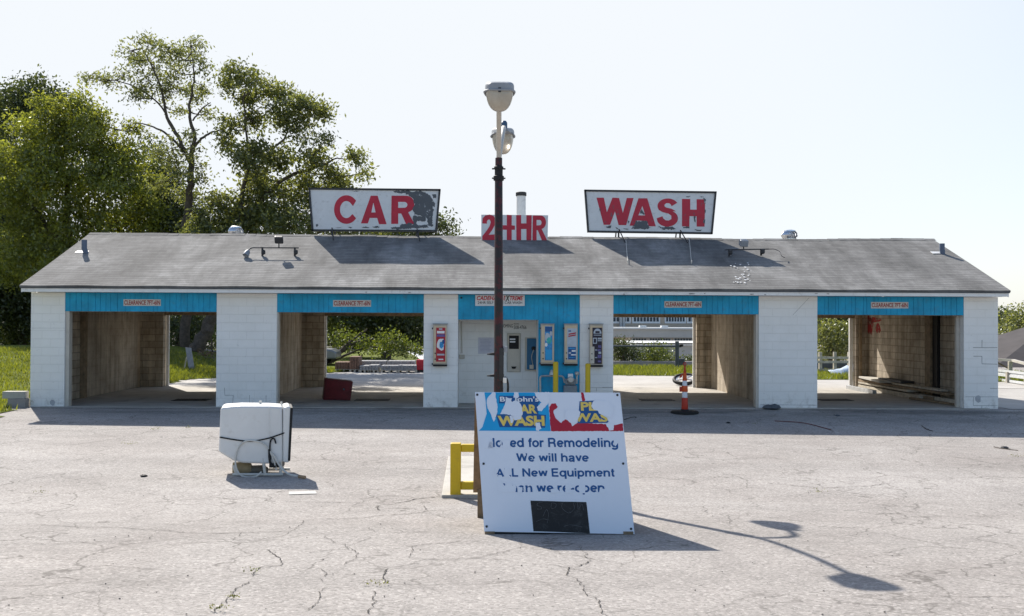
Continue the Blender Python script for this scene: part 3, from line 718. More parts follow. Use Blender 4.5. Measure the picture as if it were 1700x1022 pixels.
# ---- CAR and WASH roof signs
def roof_sign(word, tl, tr, br, bl, label, letters, holes_, patches, legs, zfun, frame_px=2.6):
    Y = YR-.02; base = at((bl[0]+br[0])/2, 392, Y)
    t = thing('roof_sign', label, 'sign', (base.x, Y, ZR))
    c = [at(*p, Y) for p in (tl, tr, br, bl)]
    MB().prism(c, (0, .05, 0)).build('sign_panel', SIGNW, t)
    fr = MB()
    for i in range(4):
        a, b = c[i], c[(i+1) % 4]; d = (b-a).normalized()
        fr.obox((a+b)/2+Vector((0, .02, 0)), (b-a)/2+d*.022, Vector((0, .05, 0)), Vector((-d.z, 0, d.x))*.026)
    fr.build('frame', DARK, t)
    lb = MB()
    for poly in letters: lb.sheet([at(*zfun(q), Y-.004) for q in poly])
    lb.build('lettering', WORNRED if word == 'WASH' else RED, t)
    if holes_:
        hb = MB()
        for poly in holes_: hb.sheet([at(*zfun(q), Y-.006) for q in poly])
        hb.build('letter_counter', SIGNW, t, split=True)
    pb = MB()
    for poly, amp in patches: pb.sheet([at(*zfun(q), Y-.009-.0005*random.random()) for q in jag(poly, amp, 7)])
    pb.build('peeled_patch', PRIMER, t, split=True)
    lg = MB()
    for px, py in legs:
        a = at(px, py, Y+.03); lg.tube([a+Vector((0, 0, .25)), (a.x, Y+.03, ZR-.1)], .025, 8); lg.tube([a+Vector((0, 0, .1)), (a.x+.12, Y-.45, roofz(Y-.45)-.02)], .016, 8)
        lg.tube([a+Vector((0, .02, .9)), (a.x, Y+.9, ZR-.33)], .02, 8)
    lg.build('leg', DARK, t, split=True)
    return t
def arc(cx, cy, rx, ry, a0, a1, n=20): return [(cx+rx*math.cos(math.radians(a0+(a1-a0)*i/n)), cy+ry*math.sin(math.radians(a0+(a1-a0)*i/n))) for i in range(n+1)]
zA = lambda q: (400+q[0]/3.953, 300+q[1]/3.953)
C1 = arc(692, 188, 81, 94, -38, -322, 28)+[(733, 218)]+arc(692, 188, 42, 56, -318, -42, 24)+[(735, 165)]
A1 = [(852,97),(897,97),(956,284),(906,284),(894,243),(845,243),(833,279),(787,279)]
A1h = [(869,143),(884,207),(856,207)]
R1_ = [(988,97),(1085,97)]+arc(1088, 152, 50, 54, -85, 75, 12)+[(1098,208),(1140,284),(1084,284),(1052,214),(1032,214),(1032,282),(986,282)]
R1h = [(1032,138),(1070,138)]+arc(1072, 157, 20, 19, -80, 80, 8)+[(1032,177)]
carp = [([(1128,100),(1180,78),(1250,110),(1262,190),(1256,250),(1228,262),(1216,238),(1170,228),(1142,220),(1128,190),(1142,150)], 5), ([(1140,270),(1160,292),(1225,285),(1230,305),(1150,308),(1120,296)], 4), ([(1100,272),(1128,284),(1100,296),(1075,292)], 3), ([(1000,68),(1090,66),(1140,70),(1180,66),(1240,95),(1258,120),(1255,200),(1258,300),(1232,300),(1225,250),(1215,210),(1150,208),(1125,180),(1140,150),(1130,115),(1100,95),(1080,82),(1010,76)], 5),
        ([(985,305),(1040,300),(1060,280),(1130,290),(1160,300),(1200,300),(1205,308),(1130,310),(1040,318),(985,314)], 4), ([(860,302),(895,294),(912,303),(880,309)], 3), ([(790,303),(820,299),(845,306),(820,310)], 2.5),
        ([(700,302),(735,304),(720,310)], 2), ([(490,290),(500,280),(510,290),(498,304)], 2), ([(1130,228),(1215,236),(1210,265),(1160,262),(1140,285),(1128,262)], 4), ([(715,65),(780,65),(760,70)], 1), ([(1258,130),(1276,150),(1268,170),(1258,165)], 3), ([(620,306),(660,306),(640,310)], 1), ([(1255,90),(1280,88),(1282,110),(1262,112)], 2)]
roof_sign('CAR', (513.5,313), (730,315), (724,383), (519,382), 'dark framed roof sign reading CAR in red with grey peeling patch', [C1, A1, R1_], [A1h, R1h], carp, [(551,383), (692,384)], zA)
zW = lambda q: (900+q[0]/3.953, 300+q[1]/3.953)
W1 = [(357,110),(405,110),(425,205),(462,110),(505,112),(530,210),(556,112),(600,112),(552,290),(502,290),(478,200),(446,288),(404,288)]
A2 = [(632,114),(690,114),(746,298),(700,298),(688,262),(622,260),(612,294),(574,294)]
A2h = [(658,165),(676,226),(632,226)]
S2 = arc(825, 165, 68, 50, -25, -185, 16)+[(758,172),(765,190),(790,205),(830,215),(848,228),(848,250),(832,260),(810,258),(795,245),(790,232),(752,245)]+arc(822, 246, 70, 54, 158, -60, 20)+[(880,200),(850,183),(815,175),(803,166),(803,156),(815,146),(833,146),(845,155),(850,166)]
H2 = [(918,118),(972,119),(972,188),(1014,189),(1014,120),(1070,121),(1066,300),(1014,300),(1014,232),(968,231),(966,300),(918,298)]
washp = [([(588,310),(615,262),(690,264),(700,300),(715,310),(655,318)], 5), ([(762,300),(790,304),(860,302),(880,318),(790,320)], 5), ([(920,302),(970,300),(965,312),(930,310)], 4), ([(415,298),(455,292),(450,312),(425,306)], 3),
         ([(640,215),(655,180),(672,220)], 4), ([(1060,110),(1075,120),(1072,150),(1064,140)], 2.5), ([(1060,250),(1072,255),(1068,280),(1058,276)], 2.5), ([(995,230),(1008,228),(1006,275),(999,262)], 2), ([(940,102),(975,100),(960,108)], 2), ([(1030,104),(1060,101),(1055,108)], 2),
         ([(375,190),(380,175),(385,205)], 2), ([(560,260),(572,265),(565,285)], 2), ([(1000,318),(1050,320),(1040,328),(1010,326)], 2.5), ([(480,300),(500,312),(490,318)], 2), ([(530,312),(580,314),(560,320)], 2), ([(1066,185),(1074,190),(1070,215)], 2)]
roof_sign('WASH', (971.5,316), (1188,319), (1181.5,387), (976.5,384), 'dark framed roof sign reading WASH in weathered red letters', [W1, A2, S2, H2], [A2h], washp, [(1027,385), (1129,387)], zW)
# guy wires of the WASH sign lie with that sign: thin white cables down the roof
gw = thing('guy_wire', 'pair of thin pale wires running from WASH sign down the shingles', 'wire', tuple(onroof(1043, 440)))
w_ = MB()
for a, b in (((1039,399),(1042,437)), ((1144,396),(1148,438))):
    p, q = onroof(*a), onroof(*b); w_.tube([p+RN*.03, q+RN*.02], .008, 6); w_.tube([q+RN*.01, q+RN*.09], .014, 6)
w_.build('cable', HOSE, gw, split=True)

# ---- 24HR board
YB24 = YR-.28
t24 = thing('hours_sign', 'square cornered white board reading 24HR in red on the roof ridge', 'sign', (.83, YB24, 4.3))
c24 = [at(*p, YB24) for p in ((799,356), (910,357), (909,401), (799,402))]
MB().prism(c24, (0, .02, 0)).build('board', SIGNW, t24)
z2 = lambda q: (780+q[0]/3.194, 110+q[1]/3.194)
TWO = [(66,832),(68,805),(82,790),(105,785),(126,792),(136,812),(134,838),(118,868),(100,893),(134,890),(134,922),(66,924),(66,900),(88,872),(104,848),(111,826),(106,812),(97,812),(91,820),(90,834)]
FOUR = [(196,786),(222,788),(222,842),(239,844),(239,866),(222,866),(222,921),(196,921),(196,866),(152,864),(152,842),(196,842)]
FOURb = [(150,790),(172,790),(172,864),(150,864)]
HH = [(246,788),(272,788),(272,832),(300,832),(300,788),(328,788),(326,924),(300,924),(300,862),(272,862),(272,924),(247,924)]
RR = [(334,790),(372,790)]+arc(376, 826, 28, 36, -80, 80, 10)+[(384,868),(410,922),(384,926),(360,868),(354,868),(354,922),(332,924)]
RRh = [(354,814),(370,814)]+arc(370, 828, 10, 14, -80, 80, 8)+[(354,843)]
lb = MB()
for poly in (TWO, FOUR, FOURb, HH, RR): lb.sheet([at(*z2(q), YB24-.004) for q in poly])
lb.build('lettering', RED, t24)
MB().sheet([at(*z2(q), YB24-.006) for q in RRh]).build('letter_counter', SIGNW, t24)
lg = MB()
for px in (812, 893):
    p = at(px, 400, YB24+.04); lg.box(p.x-.02, p.x+.02, YB24+.022, YB24+.06, 4.2, p.z+.6)
lg.build('post', WOODG, t24, split=True)

# ---- clearance plates and the name board on the headers
for i, ((x0, y0, x1, y1), lbl) in enumerate(zip(((205,496.5,267,507.5), (553,497.8,616,508.8), (1103,499.6,1165,510.4), (1446,501,1508,511.6)),
      ('white clearance plate on blue header of leftmost bay, beside the seam', 'white clearance plate on blue header of bay with the red bin', 'white clearance plate on blue header above the striped cone', 'white clearance plate on blue header of bay with stacked lumber'))):
    Y = D+.005; c = [at(a, b, Y) for a, b in ((x0, y0), (x1, y0+.2), (x1, y1), (x0, y1))]
    t = thing('clearance_sign', lbl, 'sign', tuple((c[0]+c[2])/2), 'clearance plates on the blue headers')
    MB().prism(c, (0, .006, 0)).build('plate', PLATE, t)
    w = MB(); m_ = .05
    lerp = lambda u, v: (c[3]*(1-u)+c[2]*u)*(1-v)+(c[0]*(1-u)+c[1]*u)*v
    text_on(w, 'CLEARANCE 7FT-6IN', [lerp(.02, .87), lerp(.98, .87), lerp(.98, .16), lerp(.02, .16)], Vector((0, -.002, 0)), .03)
    w.build('lettering', FADERED, t)
c = [at(a, b, D+.003) for a, b in ((789,489.5), (871,489.8), (871,507.5), (789,507.5))]
t = thing('name_board', 'white board with red italic CADEHAUS EXTREME lettering behind the pole', 'sign', tuple((c[0]+c[2])/2))
MB().prism(c, (0, .008, 0)).build('board', SIGNW, t)
lerp = lambda u, v: (c[3]*(1-u)+c[2]*u)*(1-v)+(c[0]*(1-u)+c[1]*u)*v
w = MB(); text_on(w, 'CADEHAUS', [lerp(.03, .93), lerp(.56, .93), lerp(.56, .52), lerp(.03, .52)], Vector((0, -.002, 0)), .03, .25)
text_on(w, 'TREME', [lerp(.70, .93), lerp(.97, .93), lerp(.97, .52), lerp(.70, .52)], Vector((0, -.002, 0)), .03, .25); text_on(w, 'E', [lerp(.57, .93), lerp(.615, .93), lerp(.615, .52), lerp(.57, .52)], Vector((0, -.002, 0)), .03, .25)
w.build('lettering', RED, t)
w = MB(); text_on(w, 'X', [lerp(.61, .98), lerp(.70, .98), lerp(.70, .45), lerp(.61, .45)], Vector((0, -.0025, 0)), .04, .2)
text_on(w, '24HR SELF SERVE CAR WASH', [lerp(.05, .42), lerp(.95, .42), lerp(.95, .18), lerp(.05, .18)], Vector((0, -.002, 0)), .01); w.build('small_lettering', DARK, t)

# ------------------------------------------------------------------ things in the recess and on the front walls
def dispenser(px0, py0, px1, py1, label, painter):
    a = at(px0, py0, D-.14); b = at(px1, py1, D-.14)
    t = thing('dispenser', label, 'dispenser', ((a.x+b.x)/2, D-.07, b.z), 'dispensers on the front walls')
    x0, x1, z0, z1 = a.x, b.x, b.z, a.z
    MB().box(x0, x1, D-.12, D-.001, z0+.03, z1).build('case', STONEPAINT, t, bevel=.01)
    MB().box(x0+.012, x1-.012, D-.145, D-.121, z0+.06, z1-.03).build('door', CREAM, t, bevel=.008)
    MB().box(x0, x1, D-.15, D-.01, z0-.012, z0+.028).build('tray', BLACK, t)
    MB().box(x0-.012, x1+.012, D-.15, D-.005, z1+.001, z1+.018).build('hood', LAMPG, t)
    lk = MB()
    for zz_ in (.30, .16): lk.lathe((x0+.055, D-.146, z0+(z1-z0)*zz_), [(.017, 0), (.014, .012), (.004, .018)], 12, (0, -1, 0))
    lk.build('lock', DARK, t, split=True)
    hg = MB()
    for zz_ in (.90, .04): hg.box(x0-.03, x0+.002, D-.10, D-.06, z0+(z1-z0)*zz_-.02, z0+(z1-z0)*zz_+.02)
    hg.build('hinge', DARK, t, split=True)
    painter(t, x0, x1, z0, z1)
    return t
def pan(t, name, m, x0, x1, z0, z1, u0, u1, v0, v1, dy=.148, jit=0):
    X0 = x0+(x1-x0)*u0; X1 = x0+(x1-x0)*u1; Z0 = z0+(z1-z0)*v0; Z1 = z0+(z1-z0)*v1
    return MB().box(X0, X1, D-dy, D-dy+.002, Z0, Z1).build(name, m, t)
def blob(t, name, m, x0, x1, z0, z1, u, v, ru, rv, dy):
    b = MB(); b.sheet([(x0+(x1-x0)*(u+ru*math.cos(k*.45)*random.uniform(.75, 1.1)), D-dy, z0+(z1-z0)*(v+rv*math.sin(k*.45)*random.uniform(.75, 1.1))) for k in range(14)]); return b.build(name, m, t)
def p1(t, *g):
    P = pan(t, 'poster', POSTR, *g, .22, .88, .1, .92)
    blob(P, 'print', WPLAIN, *g, .55, .52, .3, .16, .1515); blob(P, 'print', SKYB, *g, .6, .5, .16, .09, .1525); blob(P, 'print', NAVY, *g, .74, .58, .1, .06, .153)
    for u0, u1, v0, v1, m in ((.28,.82,.78,.84,WPLAIN), (.26,.85,.70,.76,PURPLE), (.42,.66,.87,.905,PALE), (.3,.82,.25,.29,PALE), (.4,.74,.14,.17,WPLAIN)): pan(P, 'print', m, *g, u0, u1, v0, v1, .151)
def p2(t, *g):
    P = pan(t, 'poster', SKYB, *g, .3, .86, .12, .95)
    blob(P, 'print', PALE, *g, .5, .68, .22, .12, .151); blob(P, 'print', TEAL, *g, .62, .6, .2, .1, .152); blob(P, 'print', WPLAIN, *g, .4, .5, .12, .05, .1525); pan(P, 'print', NAVY, *g, .32, .84, .82, .94, .151); pan(P, 'print', CYAN, *g, .38, .8, .14, .38, .151); blob(P, 'print', PALE, *g, .75, .78, .1, .06, .153)
def p3(t, *g):
    P = pan(t, 'poster', PALE, *g, .2, .92, .13, .90)
    b = MB(); x0, x1, z0, z1 = g; q = lambda u, v: (x0+(x1-x0)*u, D-.152, z0+(z1-z0)*v)
    for (u0, u1, v0) in ((.3,.85,.76), (.28,.84,.71)):
        b.sheet([q(u0, v0-.02), q(u1, v0+.012), q(u1+.02, v0+.045), q(u0+.02, v0+.012)])
    b.build('print', REDP, P); pan(P, 'print', NAVY, *g, .28, .86, .14, .45, .151)
    for u0, u1, v0, v1, m in ((.55,.84,.33,.37,WPLAIN), (.32,.5,.28,.32,PALE), (.5,.86,.24,.27,WPLAIN), (.35,.8,.18,.2,SKYB), (.3,.8,.40,.43,SKYB), (.3,.5,.82,.85,NAVY)): pan(P, 'print', m, *g, u0, u1, v0, v1, .1525)
def p4(t, *g):
    P = pan(t, 'poster', POSTN, *g, .2, .92, .06, .92)
    x0, x1, z0, z1 = g
    b = MB(); b.sheet([(x0+(x1-x0)*(.58+.30*math.cos(a)), D-.151, z0+(z1-z0)*(.78+.12*math.sin(a))) for a in [k*math.pi/12 for k in range(13)]]); b.build('print', PALE, P)
    pan(P, 'print', POSTN, *g, .42, .74, .79, .84, .1525); pan(P, 'print', PALE, *g, .3, .86, .735, .75, .151)
    pan(P, 'print', PALE, *g, .24, .54, .54, .68, .151); pan(P, 'print', POSTN, *g, .30, .48, .56, .66, .152)
    for u0, u1, v0, v1, m in ((.6,.9,.64,.68,PALE), (.6,.9,.60,.62,PALE), (.64,.86,.44,.5,PURPLE), (.6,.84,.36,.41,PURPLE), (.66,.86,.30,.35,PALE), (.6,.86,.2,.28,PURPLE), (.62,.86,.1,.14,PURPLE), (.4,.56,.38,.4,PALE), (.4,.56,.2,.22,PALE)): pan(P, 'print', m, *g, u0, u1, v0, v1, .151)
    pan(P, 'print', CREAM2, *g, .05, .35, .07, .47, .153)
dispenser(719, 538, 742, 607, 'dispenser with red poster on the white pillar left of the recess', p1)
dispenser(898, 538, 920, 606, 'dispenser with blue and teal poster on blue wall, nearest the recess', p2)
dispenser(937, 538, 959, 606, 'dispenser with pale poster and red slogan on blue wall above meter', p3)
dispenser(979, 538, 1001, 608, 'dispenser with black poster on the white pillar right of blue wall', p4)
# change machine and blue panel in the recess
RY = 25.396
a, b = at(843, 554, RY), at(863, 616, RY)
t = thing('change_machine', 'cream change machine with black bill slot panel on recess wall', 'machine', ((a.x+b.x)/2, RY, b.z))
MB().box(a.x-.02, b.x+.02, RY-.03, RY-.001, b.z-.02, a.z+.02).build('frame', STONEPAINT, t, bevel=.006)
MB().box(a.x, b.x, RY-.06, RY-.031, b.z, a.z).build('door', CREAM2, t, bevel=.006)
h = a.z-b.z; w_ = b.x-a.x
MB().box(a.x+.03, b.x-.03, RY-.066, RY-.0605, b.z+h*.6, a.z-.04).build('bill_panel', BLACK, t)
m = MB()
for v in (.86, .79): m.box(a.x+.05, a.x+.05+w_*.45, RY-.069, RY-.0665, b.z+h*(v-.018), b.z+h*(v+.018))
m.build('bill_label', WPLAIN, t, split=True)
MB().prism([(a.x+w_*.28, RY-.062, b.z+h*.13), (a.x+w_*.72, RY-.062, b.z+h*.13), (a.x+w_*.62, RY-.062, b.z+h*.07), (a.x+w_*.38, RY-.062, b.z+h*.07)], (0, -.02, 0)).build('coin_cup', BLACK, t)
a, b = at(874, 560, RY), at(893, 613, RY)
t = thing('phone_panel', 'blue payphone panel with cream side trim beside the change machine', 'payphone', ((a.x+b.x)/2, RY, b.z))
MB().box(a.x-.04, b.x, RY-.05, RY-.001, b.z-.03, a.z).build('backplate', CREAM2, t, bevel=.006)
MB().box(a.x+.01, b.x-.005, RY-.10, RY-.051, b.z, a.z-.02).build('case', mat('payphone blue', (.012, .12, .24), .45, .1, 6), t, bevel=.01)
h = a.z-b.z; cx = (a.x+b.x)/2+.03
MB().lathe((cx, RY-.101, b.z+h*.66), [(.055, 0), (.05, .03), (.02, .045)], 16, (0, -1, 0)).build('dial', BLACK, t)
MB().tube(curvepts([(cx, RY-.13, b.z+h*.62), (cx-.05, RY-.14, b.z+h*.4), (cx-.02, RY-.12, b.z+h*.15)]), .012, 8).build('cord', STAINLESS, t)
MB().box(cx-.10, cx-.0, RY-.125, RY-.1015, b.z+.02, b.z+.12).build('coin_box', CREAM2, t)
a, b = at(794, 560, RY), at(820, 587, RY)
nt = MB(); 
for i in range(6):
    for j in range(6): pass
nt.box(a.x, b.x, RY-.006, RY-.002, b.z, a.z)
no = nt.build('notice', mat('faded paper', (.55, .55, .62), .8, .06, 14, bump=0)); props(no, 'faded paper notice taped on the white recess wall', 'notice')
nl = MB()
for i in range(9):
    zz_ = a.z-(a.z-b.z)*(.14+i*.085); nl.box(a.x+.05, b.x-random.uniform(.05, .14), RY-.0075, RY-.0062, zz_-.006, zz_+.003)
nl.build('print_line', mat('faded ink', (.33, .34, .45), .8, .1, 30, bump=0), no, split=True)
# lettering stuck on the recess wall
c = lambda x0, y0, x1, y1: [at(x0, y0, RY), at(x1, y0, RY), at(x1, y1, RY), at(x0, y1, RY)]
w = MB(); text_on(w, 'COMING', c(832, 538, 851.5, 543.5), Vector((0, -.003, 0)), .0); text_on(w, 'SOON', c(853, 536, 861, 538.5), Vector((0, -.003, 0)), 0); text_on(w, '508-4766', c(853, 540, 874, 546), Vector((0, -.003, 0)), .0)
w.build('wall_lettering', DARK, car)
# electric eye on header
MB().lathe(at(766, 494, D+.01), [(.02, 0), (.025, .03), (.012, .06)], 10, (0, -1, 0)).build('sensor', DARK, car)

# gas meter
gx, gy = 2.08, D-.25
t = thing('gas_meter', 'grey gas meter with looped pipework against the blue wall', 'gas meter', (gx, gy, .1))
MB().box(gx-.16, gx+.16, gy-.1, gy+.1, .25, .56).box(gx-.13, gx+.13, gy-.09, gy+.09, .57, .72).build('meter_body', GREYM, t, bevel=.03, seg=3)
MB().lathe((gx, gy-.1, .70), [(.08, 0), (.08, .05), (.06, .06)], 16, (0, -1, 0)).build('index_dial', STAINLESS, t)
MB().box(gx-.06, gx+.06, gy-.09, gy-.02, .73, .84).build('cap_plate', WPLAIN, t, bevel=.01)
m = MB(); m.tube(curvepts([(gx-.72, gy+.02, -.02), (gx-.72, gy+.02, .5), (gx-.72, gy+.02, .74), (gx-.62, gy+.02, .78), (gx-.3, gy, .78), (gx-.18, gy, .76), (gx-.13, gy, .62)], 5), .025, 10); m.tube([(gx+.15, gy, .6), (gx+.16, gy, .86)], .025, 10); m.lathe((gx+.16, gy, .80), [(.03, 0), (.055, .02), (.055, .07), (.03, .09)], 12)
m.lathe((gx-.45, gy, .79), [(.03, 0), (.06, .02), (.05, .08), (.02, .14)], 12); m.tube([(gx-.72, gy+.02, .3), (gx-.45, gy+.02, .3), (gx-.42, gy+.02, 0)], .022, 8)
m.build('pipe', STAINLESS, t)
# bollards
for i, (px, top, lbl) in enumerate(((922.5, 600, 'yellow steel bollard before the blue wall, left of gas meter'), (976, 603, 'yellow steel bollard before white pillar, right of gas meter'))):
    p = at(px, top, D-.75)
    z0 = float(gz(p.x, D-.75))
    t = thing('bollard', lbl, 'bollard', (p.x, D-.75, z0), 'yellow bollards guarding the gas meter')
    MB().tube([(p.x, D-.75, z0-.1), (p.x, D-.75, p.z-.03), (p.x, D-.75, p.z-.008), (p.x, D-.75, p.z)], [.062, .062, .055, .03], 18).build('post', YELL, t, smooth=True)
    MB().lathe((p.x, D-.75, z0), [(.085, -.03), (.085, .012), (.064, .02)], 16).build('collar', CONC, t)

# ------------------------------------------------------------------ on the roof
yf = YR+.8
p = at(865, 355, yf)
t = thing('flue_pipe', 'white round flue pipe with black cap behind the 24HR board', 'chimney', (p.x, yf, roofz(2*YR-yf)))
zt = at(865, 322, yf).z
MB().lathe((p.x, yf, 0), [(.14, roofz(2*YR-yf)-.1), (.14, 5.0), (.155, 5.01), (.155, 5.06), (.135, 5.07), (.135, zt-.05)], 20).build('pipe', WTRIM, t, smooth=True)
MB().lathe((p.x, yf, zt-.055), [(.15, 0), (.155, .01), (.155, .10), (.13, .115)], 20).build('cap', DARK, t, smooth=True)
def turbine(px0, py0, px1, py1, lbl):
    y = YR+.7; a, b = at(px0, py0, y), at(px1, py1, y); cx = (a.x+b.x)/2; zb = roofz(2*YR-y); r = (b.x-a.x)/2
    t = thing('turbine_vent', lbl, 'roof vent', (cx, y, zb), 'turbine vents on the ridge')
    MB().lathe((cx, y, zb-.1), [(r*.75, 0), (r*.75, b.z-zb+.1)], 20).build('collar', GALV, t, smooth=True)
    h = a.z-b.z; fn = MB()
    n = 22
    for k in range(n):
        a0 = k*2*math.pi/n; pts = []
        for j in range(7):
            u = j/6; rr = r*(.72+.28*math.sin(math.pi*u)); aa = a0+.35*math.sin(math.pi*u)*.5
            pts.append((cx+rr*math.cos(aa), y+rr*math.sin(aa), b.z+h*u)); rr2 = rr*.86; a2 = aa+.26; pts.append((cx+rr2*math.cos(a2), y+rr2*math.sin(a2), b.z+h*u))
        fn.add(pts, [(2*j, 2*j+1, 2*j+3, 2*j+2) for j in range(6)])
    fn.build('vanes', ALU, t)
    MB().lathe((cx, y, b.z), [(r*.74, -.01), (r*.74, .02), (r*.6, .02)], 20).lathe((cx, y, b.z+h-.02), [(r*.74, 0), (r*.72, .03), (r*.4, .055), (.02, .06)], 20).build('dome', ALU, t, smooth=True)
turbine(379, 377, 404, 391, 'round metal turbine vent behind ridge left of the CAR sign')
turbine(1297, 383, 1324, 397, 'round metal turbine vent behind ridge right of the WASH sign')
def ventpipe(px, pyb, pyt, lean, lbl):
    q = onroof(px, pyb); top = at(px+lean, pyt, q.y-.02)
    t = thing('vent_pipe', lbl, 'vent pipe', tuple(q), 'blue grey vent pipes at the roof ends')
    mid = Vector((top.x, top.y, q.z+.12))
    MB().tube([q-RN*.05, q.lerp(mid, .5), mid, mid.lerp(top, .5), top], .068, 16).build('pipe', mat('vent blue grey', (.10, .13, .19), .6, .15, 9), t, smooth=True)
    MB().prism([q+Vector((-.28, -.02, -.02*SL))+RN*.008, q+Vector((.02, -.02, -.02*SL))+RN*.008, q+Vector((.02, .14, .14*SL))+RN*.008, q+Vector((-.28, .14, .14*SL))+RN*.008], RN*.01).build('flashing', WTRIM, t)
ventpipe(143, 420, 398, -3, 'bent blue grey vent pipe near the left roof end')
ventpipe(1565, 421, 404, -1, 'straight blue grey vent pipe near the right roof end')
def lightbar(leftp, ends, legs, lamp, flood, lbl, flip=1):
    q = onroof((legs[0][0]+legs[1][0])/2, legs[0][1]); Y = q.y
    t = thing('light_rig', lbl, 'light rig', tuple(q), 'pipe light rigs on the roof')
    a, b = at(*ends[0], Y), at(*ends[1], Y); e = at(*lamp, Y-.15)
    if flip > 0: path = curvepts([e, at(lamp[0]+2, lamp[1]-4, Y-.1), at(lamp[0]+8, ends[0][1]+.3, Y), a+Vector((.25, 0, 0)), b], 5)
    else: path = [a, b]
    MB().tube(path, .016, 8).build('bar', DARK, t)
    for px, py in legs:
        f = onroof(px, py); u = Vector((f.x, Y, a.z))
        lm = MB(); lm.obox((u+f)/2, (.022, 0, 0), (0, .02, 0), (0, 0, abs(u.z-f.z)/2+.02)); lm.lathe((f.x+.03, Y-.03, f.z+.05), [(.02, -.03), (.055, .0), (.055, .08), (.02, .10)], 12)
        lm.build('lamp_holder', DARK, t)
    if flip > 0: MB().lathe(e, [(.02, -.02), (.085, -.1), (.07, .02), (.03, .08)], 14, (.3, .5, .8)).build('lamp', LAMPG, t, smooth=True)
    else: MB().tube(curvepts([b, at(1286, 413.5, Y), at(1295, 418, Y-.1), at(1297, 424, Y-.3), at(1303, 427.5, Y-.35)], 5), .009, 6).build('cable', DARK, t)
    f0 = at(flood[0], ends[0][1], Y); f1 = at(flood[0], flood[1]+6, Y)
    fm = MB(); fm.tube([f0, f1], .016, 8); fm.build('stem', DARK, t)
    c_ = at(*flood, Y); MB().obox(c_, (.11, .02, 0), (-.015, .07, .03), (0, -.03, .085)).build('flood_lamp', LAMPG if flip < 0 else DARK, t, bevel=.03, seg=3)
    MB().obox(c_+Vector((-.012, .075, .03)), (.09, .016, 0), (-.001, .005, .002), (0, -.024, .068)).build('flood_glass', ALU, t)
lightbar(None, ((415,411), (496,411.3)), ((435.5,424), (489.5,424)), (410.5,419), (463,397.5), 'black pipe light rig on roof left of the CAR sign')
lightbar(None, ((1203,414.5), (1276,413.2)), ((1210.5,424), (1263,423)), (1203,414), (1234.5,403), 'black pipe light rig on roof below right end of WASH sign', -1)
# bird droppings / broken glass bits below the right rig
ds = MB()
for k in range(34):
    px, py = random.gauss(1229, 9), random.uniform(436, 470); q = onroof(px, py)+RN*.01; r = random.uniform(.01, .035)
    ds.sheet([q+Vector((r*math.cos(j*1.26), r*1.3*math.sin(j*1.26), r*1.3*math.sin(j*1.26)*SL)) for j in range(5)])
ds.build('white_splatter', WTRIM, roof)
q = onroof(498.5, 464.5)

# ------------------------------------------------------------------ street lamp
lx, ly = .205, 14.7
lz = float(gz(lx, ly))
t = thing('street_lamp', 'maroon parking lot lamp post with two back to back lamp heads', 'street lamp', (lx, ly, lz))
ztop = at(829, 262, ly).z
MB().tube([(lx+.012, ly, lz-.2), (lx+.012, ly, lz+1.5), (lx, ly, ztop-.32), (lx, ly, ztop-.3), (lx, ly, ztop)], [.072, .068, .058, .052, .052], 20).build('pole', MAROON, t, smooth=True)
MB().lathe((lx, ly, ztop-.34), [(.06, 0), (.078, .01), (.078, .07), (.06, .08), (.06, .17), (.07, .175), (.07, .21), (.055, .22)], 18).build('pole_collar', BLACK, t)
m = MB()
for z in (ztop-.16, ztop-.30): m.tube([(lx-.1, ly, z), (lx+.1, ly, z)], .012, 6)
for py in (587, 623):
    q = at(826, py, ly); m.tube([(lx-.06, ly-.02, q.z), (lx-.16, ly-.04, q.z-.005)], [.022, .008], 8); m.tube([(lx+.05, ly, q.z), (lx+.09, ly, q.z)], .02, 8)
m.build('bolt', BLACK, t, split=True)
qa, qb = at(838, 577, ly-.06), at(836, 632, ly-.06)
MB().box(lx+.02, lx+.085, ly-.075, ly-.02, qb.z, qa.z).build('junction_plate', DARK, t, bevel=.005)
qa = at(841, 579, ly); MB().box(lx+.075, lx+.14, ly-.05, ly+.02, qa.z-.05, qa.z+.04).build('switch_box', LAMPG, t, bevel=.008)
qb = at(839, 628, ly); m = MB(); m.tube(curvepts([(lx+.07, ly-.05, qb.z), (lx+.12, ly-.06, qb.z+.01), (lx+.15, ly-.05, qb.z-.1), (lx+.14, ly-.03, qb.z-.35), (lx+.13, ly-.02, qb.z-.7)]), .016, 8)
m.build('loose_cable', BLACK, t)
m = MB(); m.box(lx+.075, lx+.13, ly-.08, ly-.03, qb.z-.06, qb.z+.02); m.build('conduit_clip', WTRIM, t, bevel=.01)
DPOLE = .145
m = MB(); m.lathe((lx, ly, lz), [(.17, -.02), (.17, .03), (.09, .05)], 20); m.build('base_plate', MAROON, t)
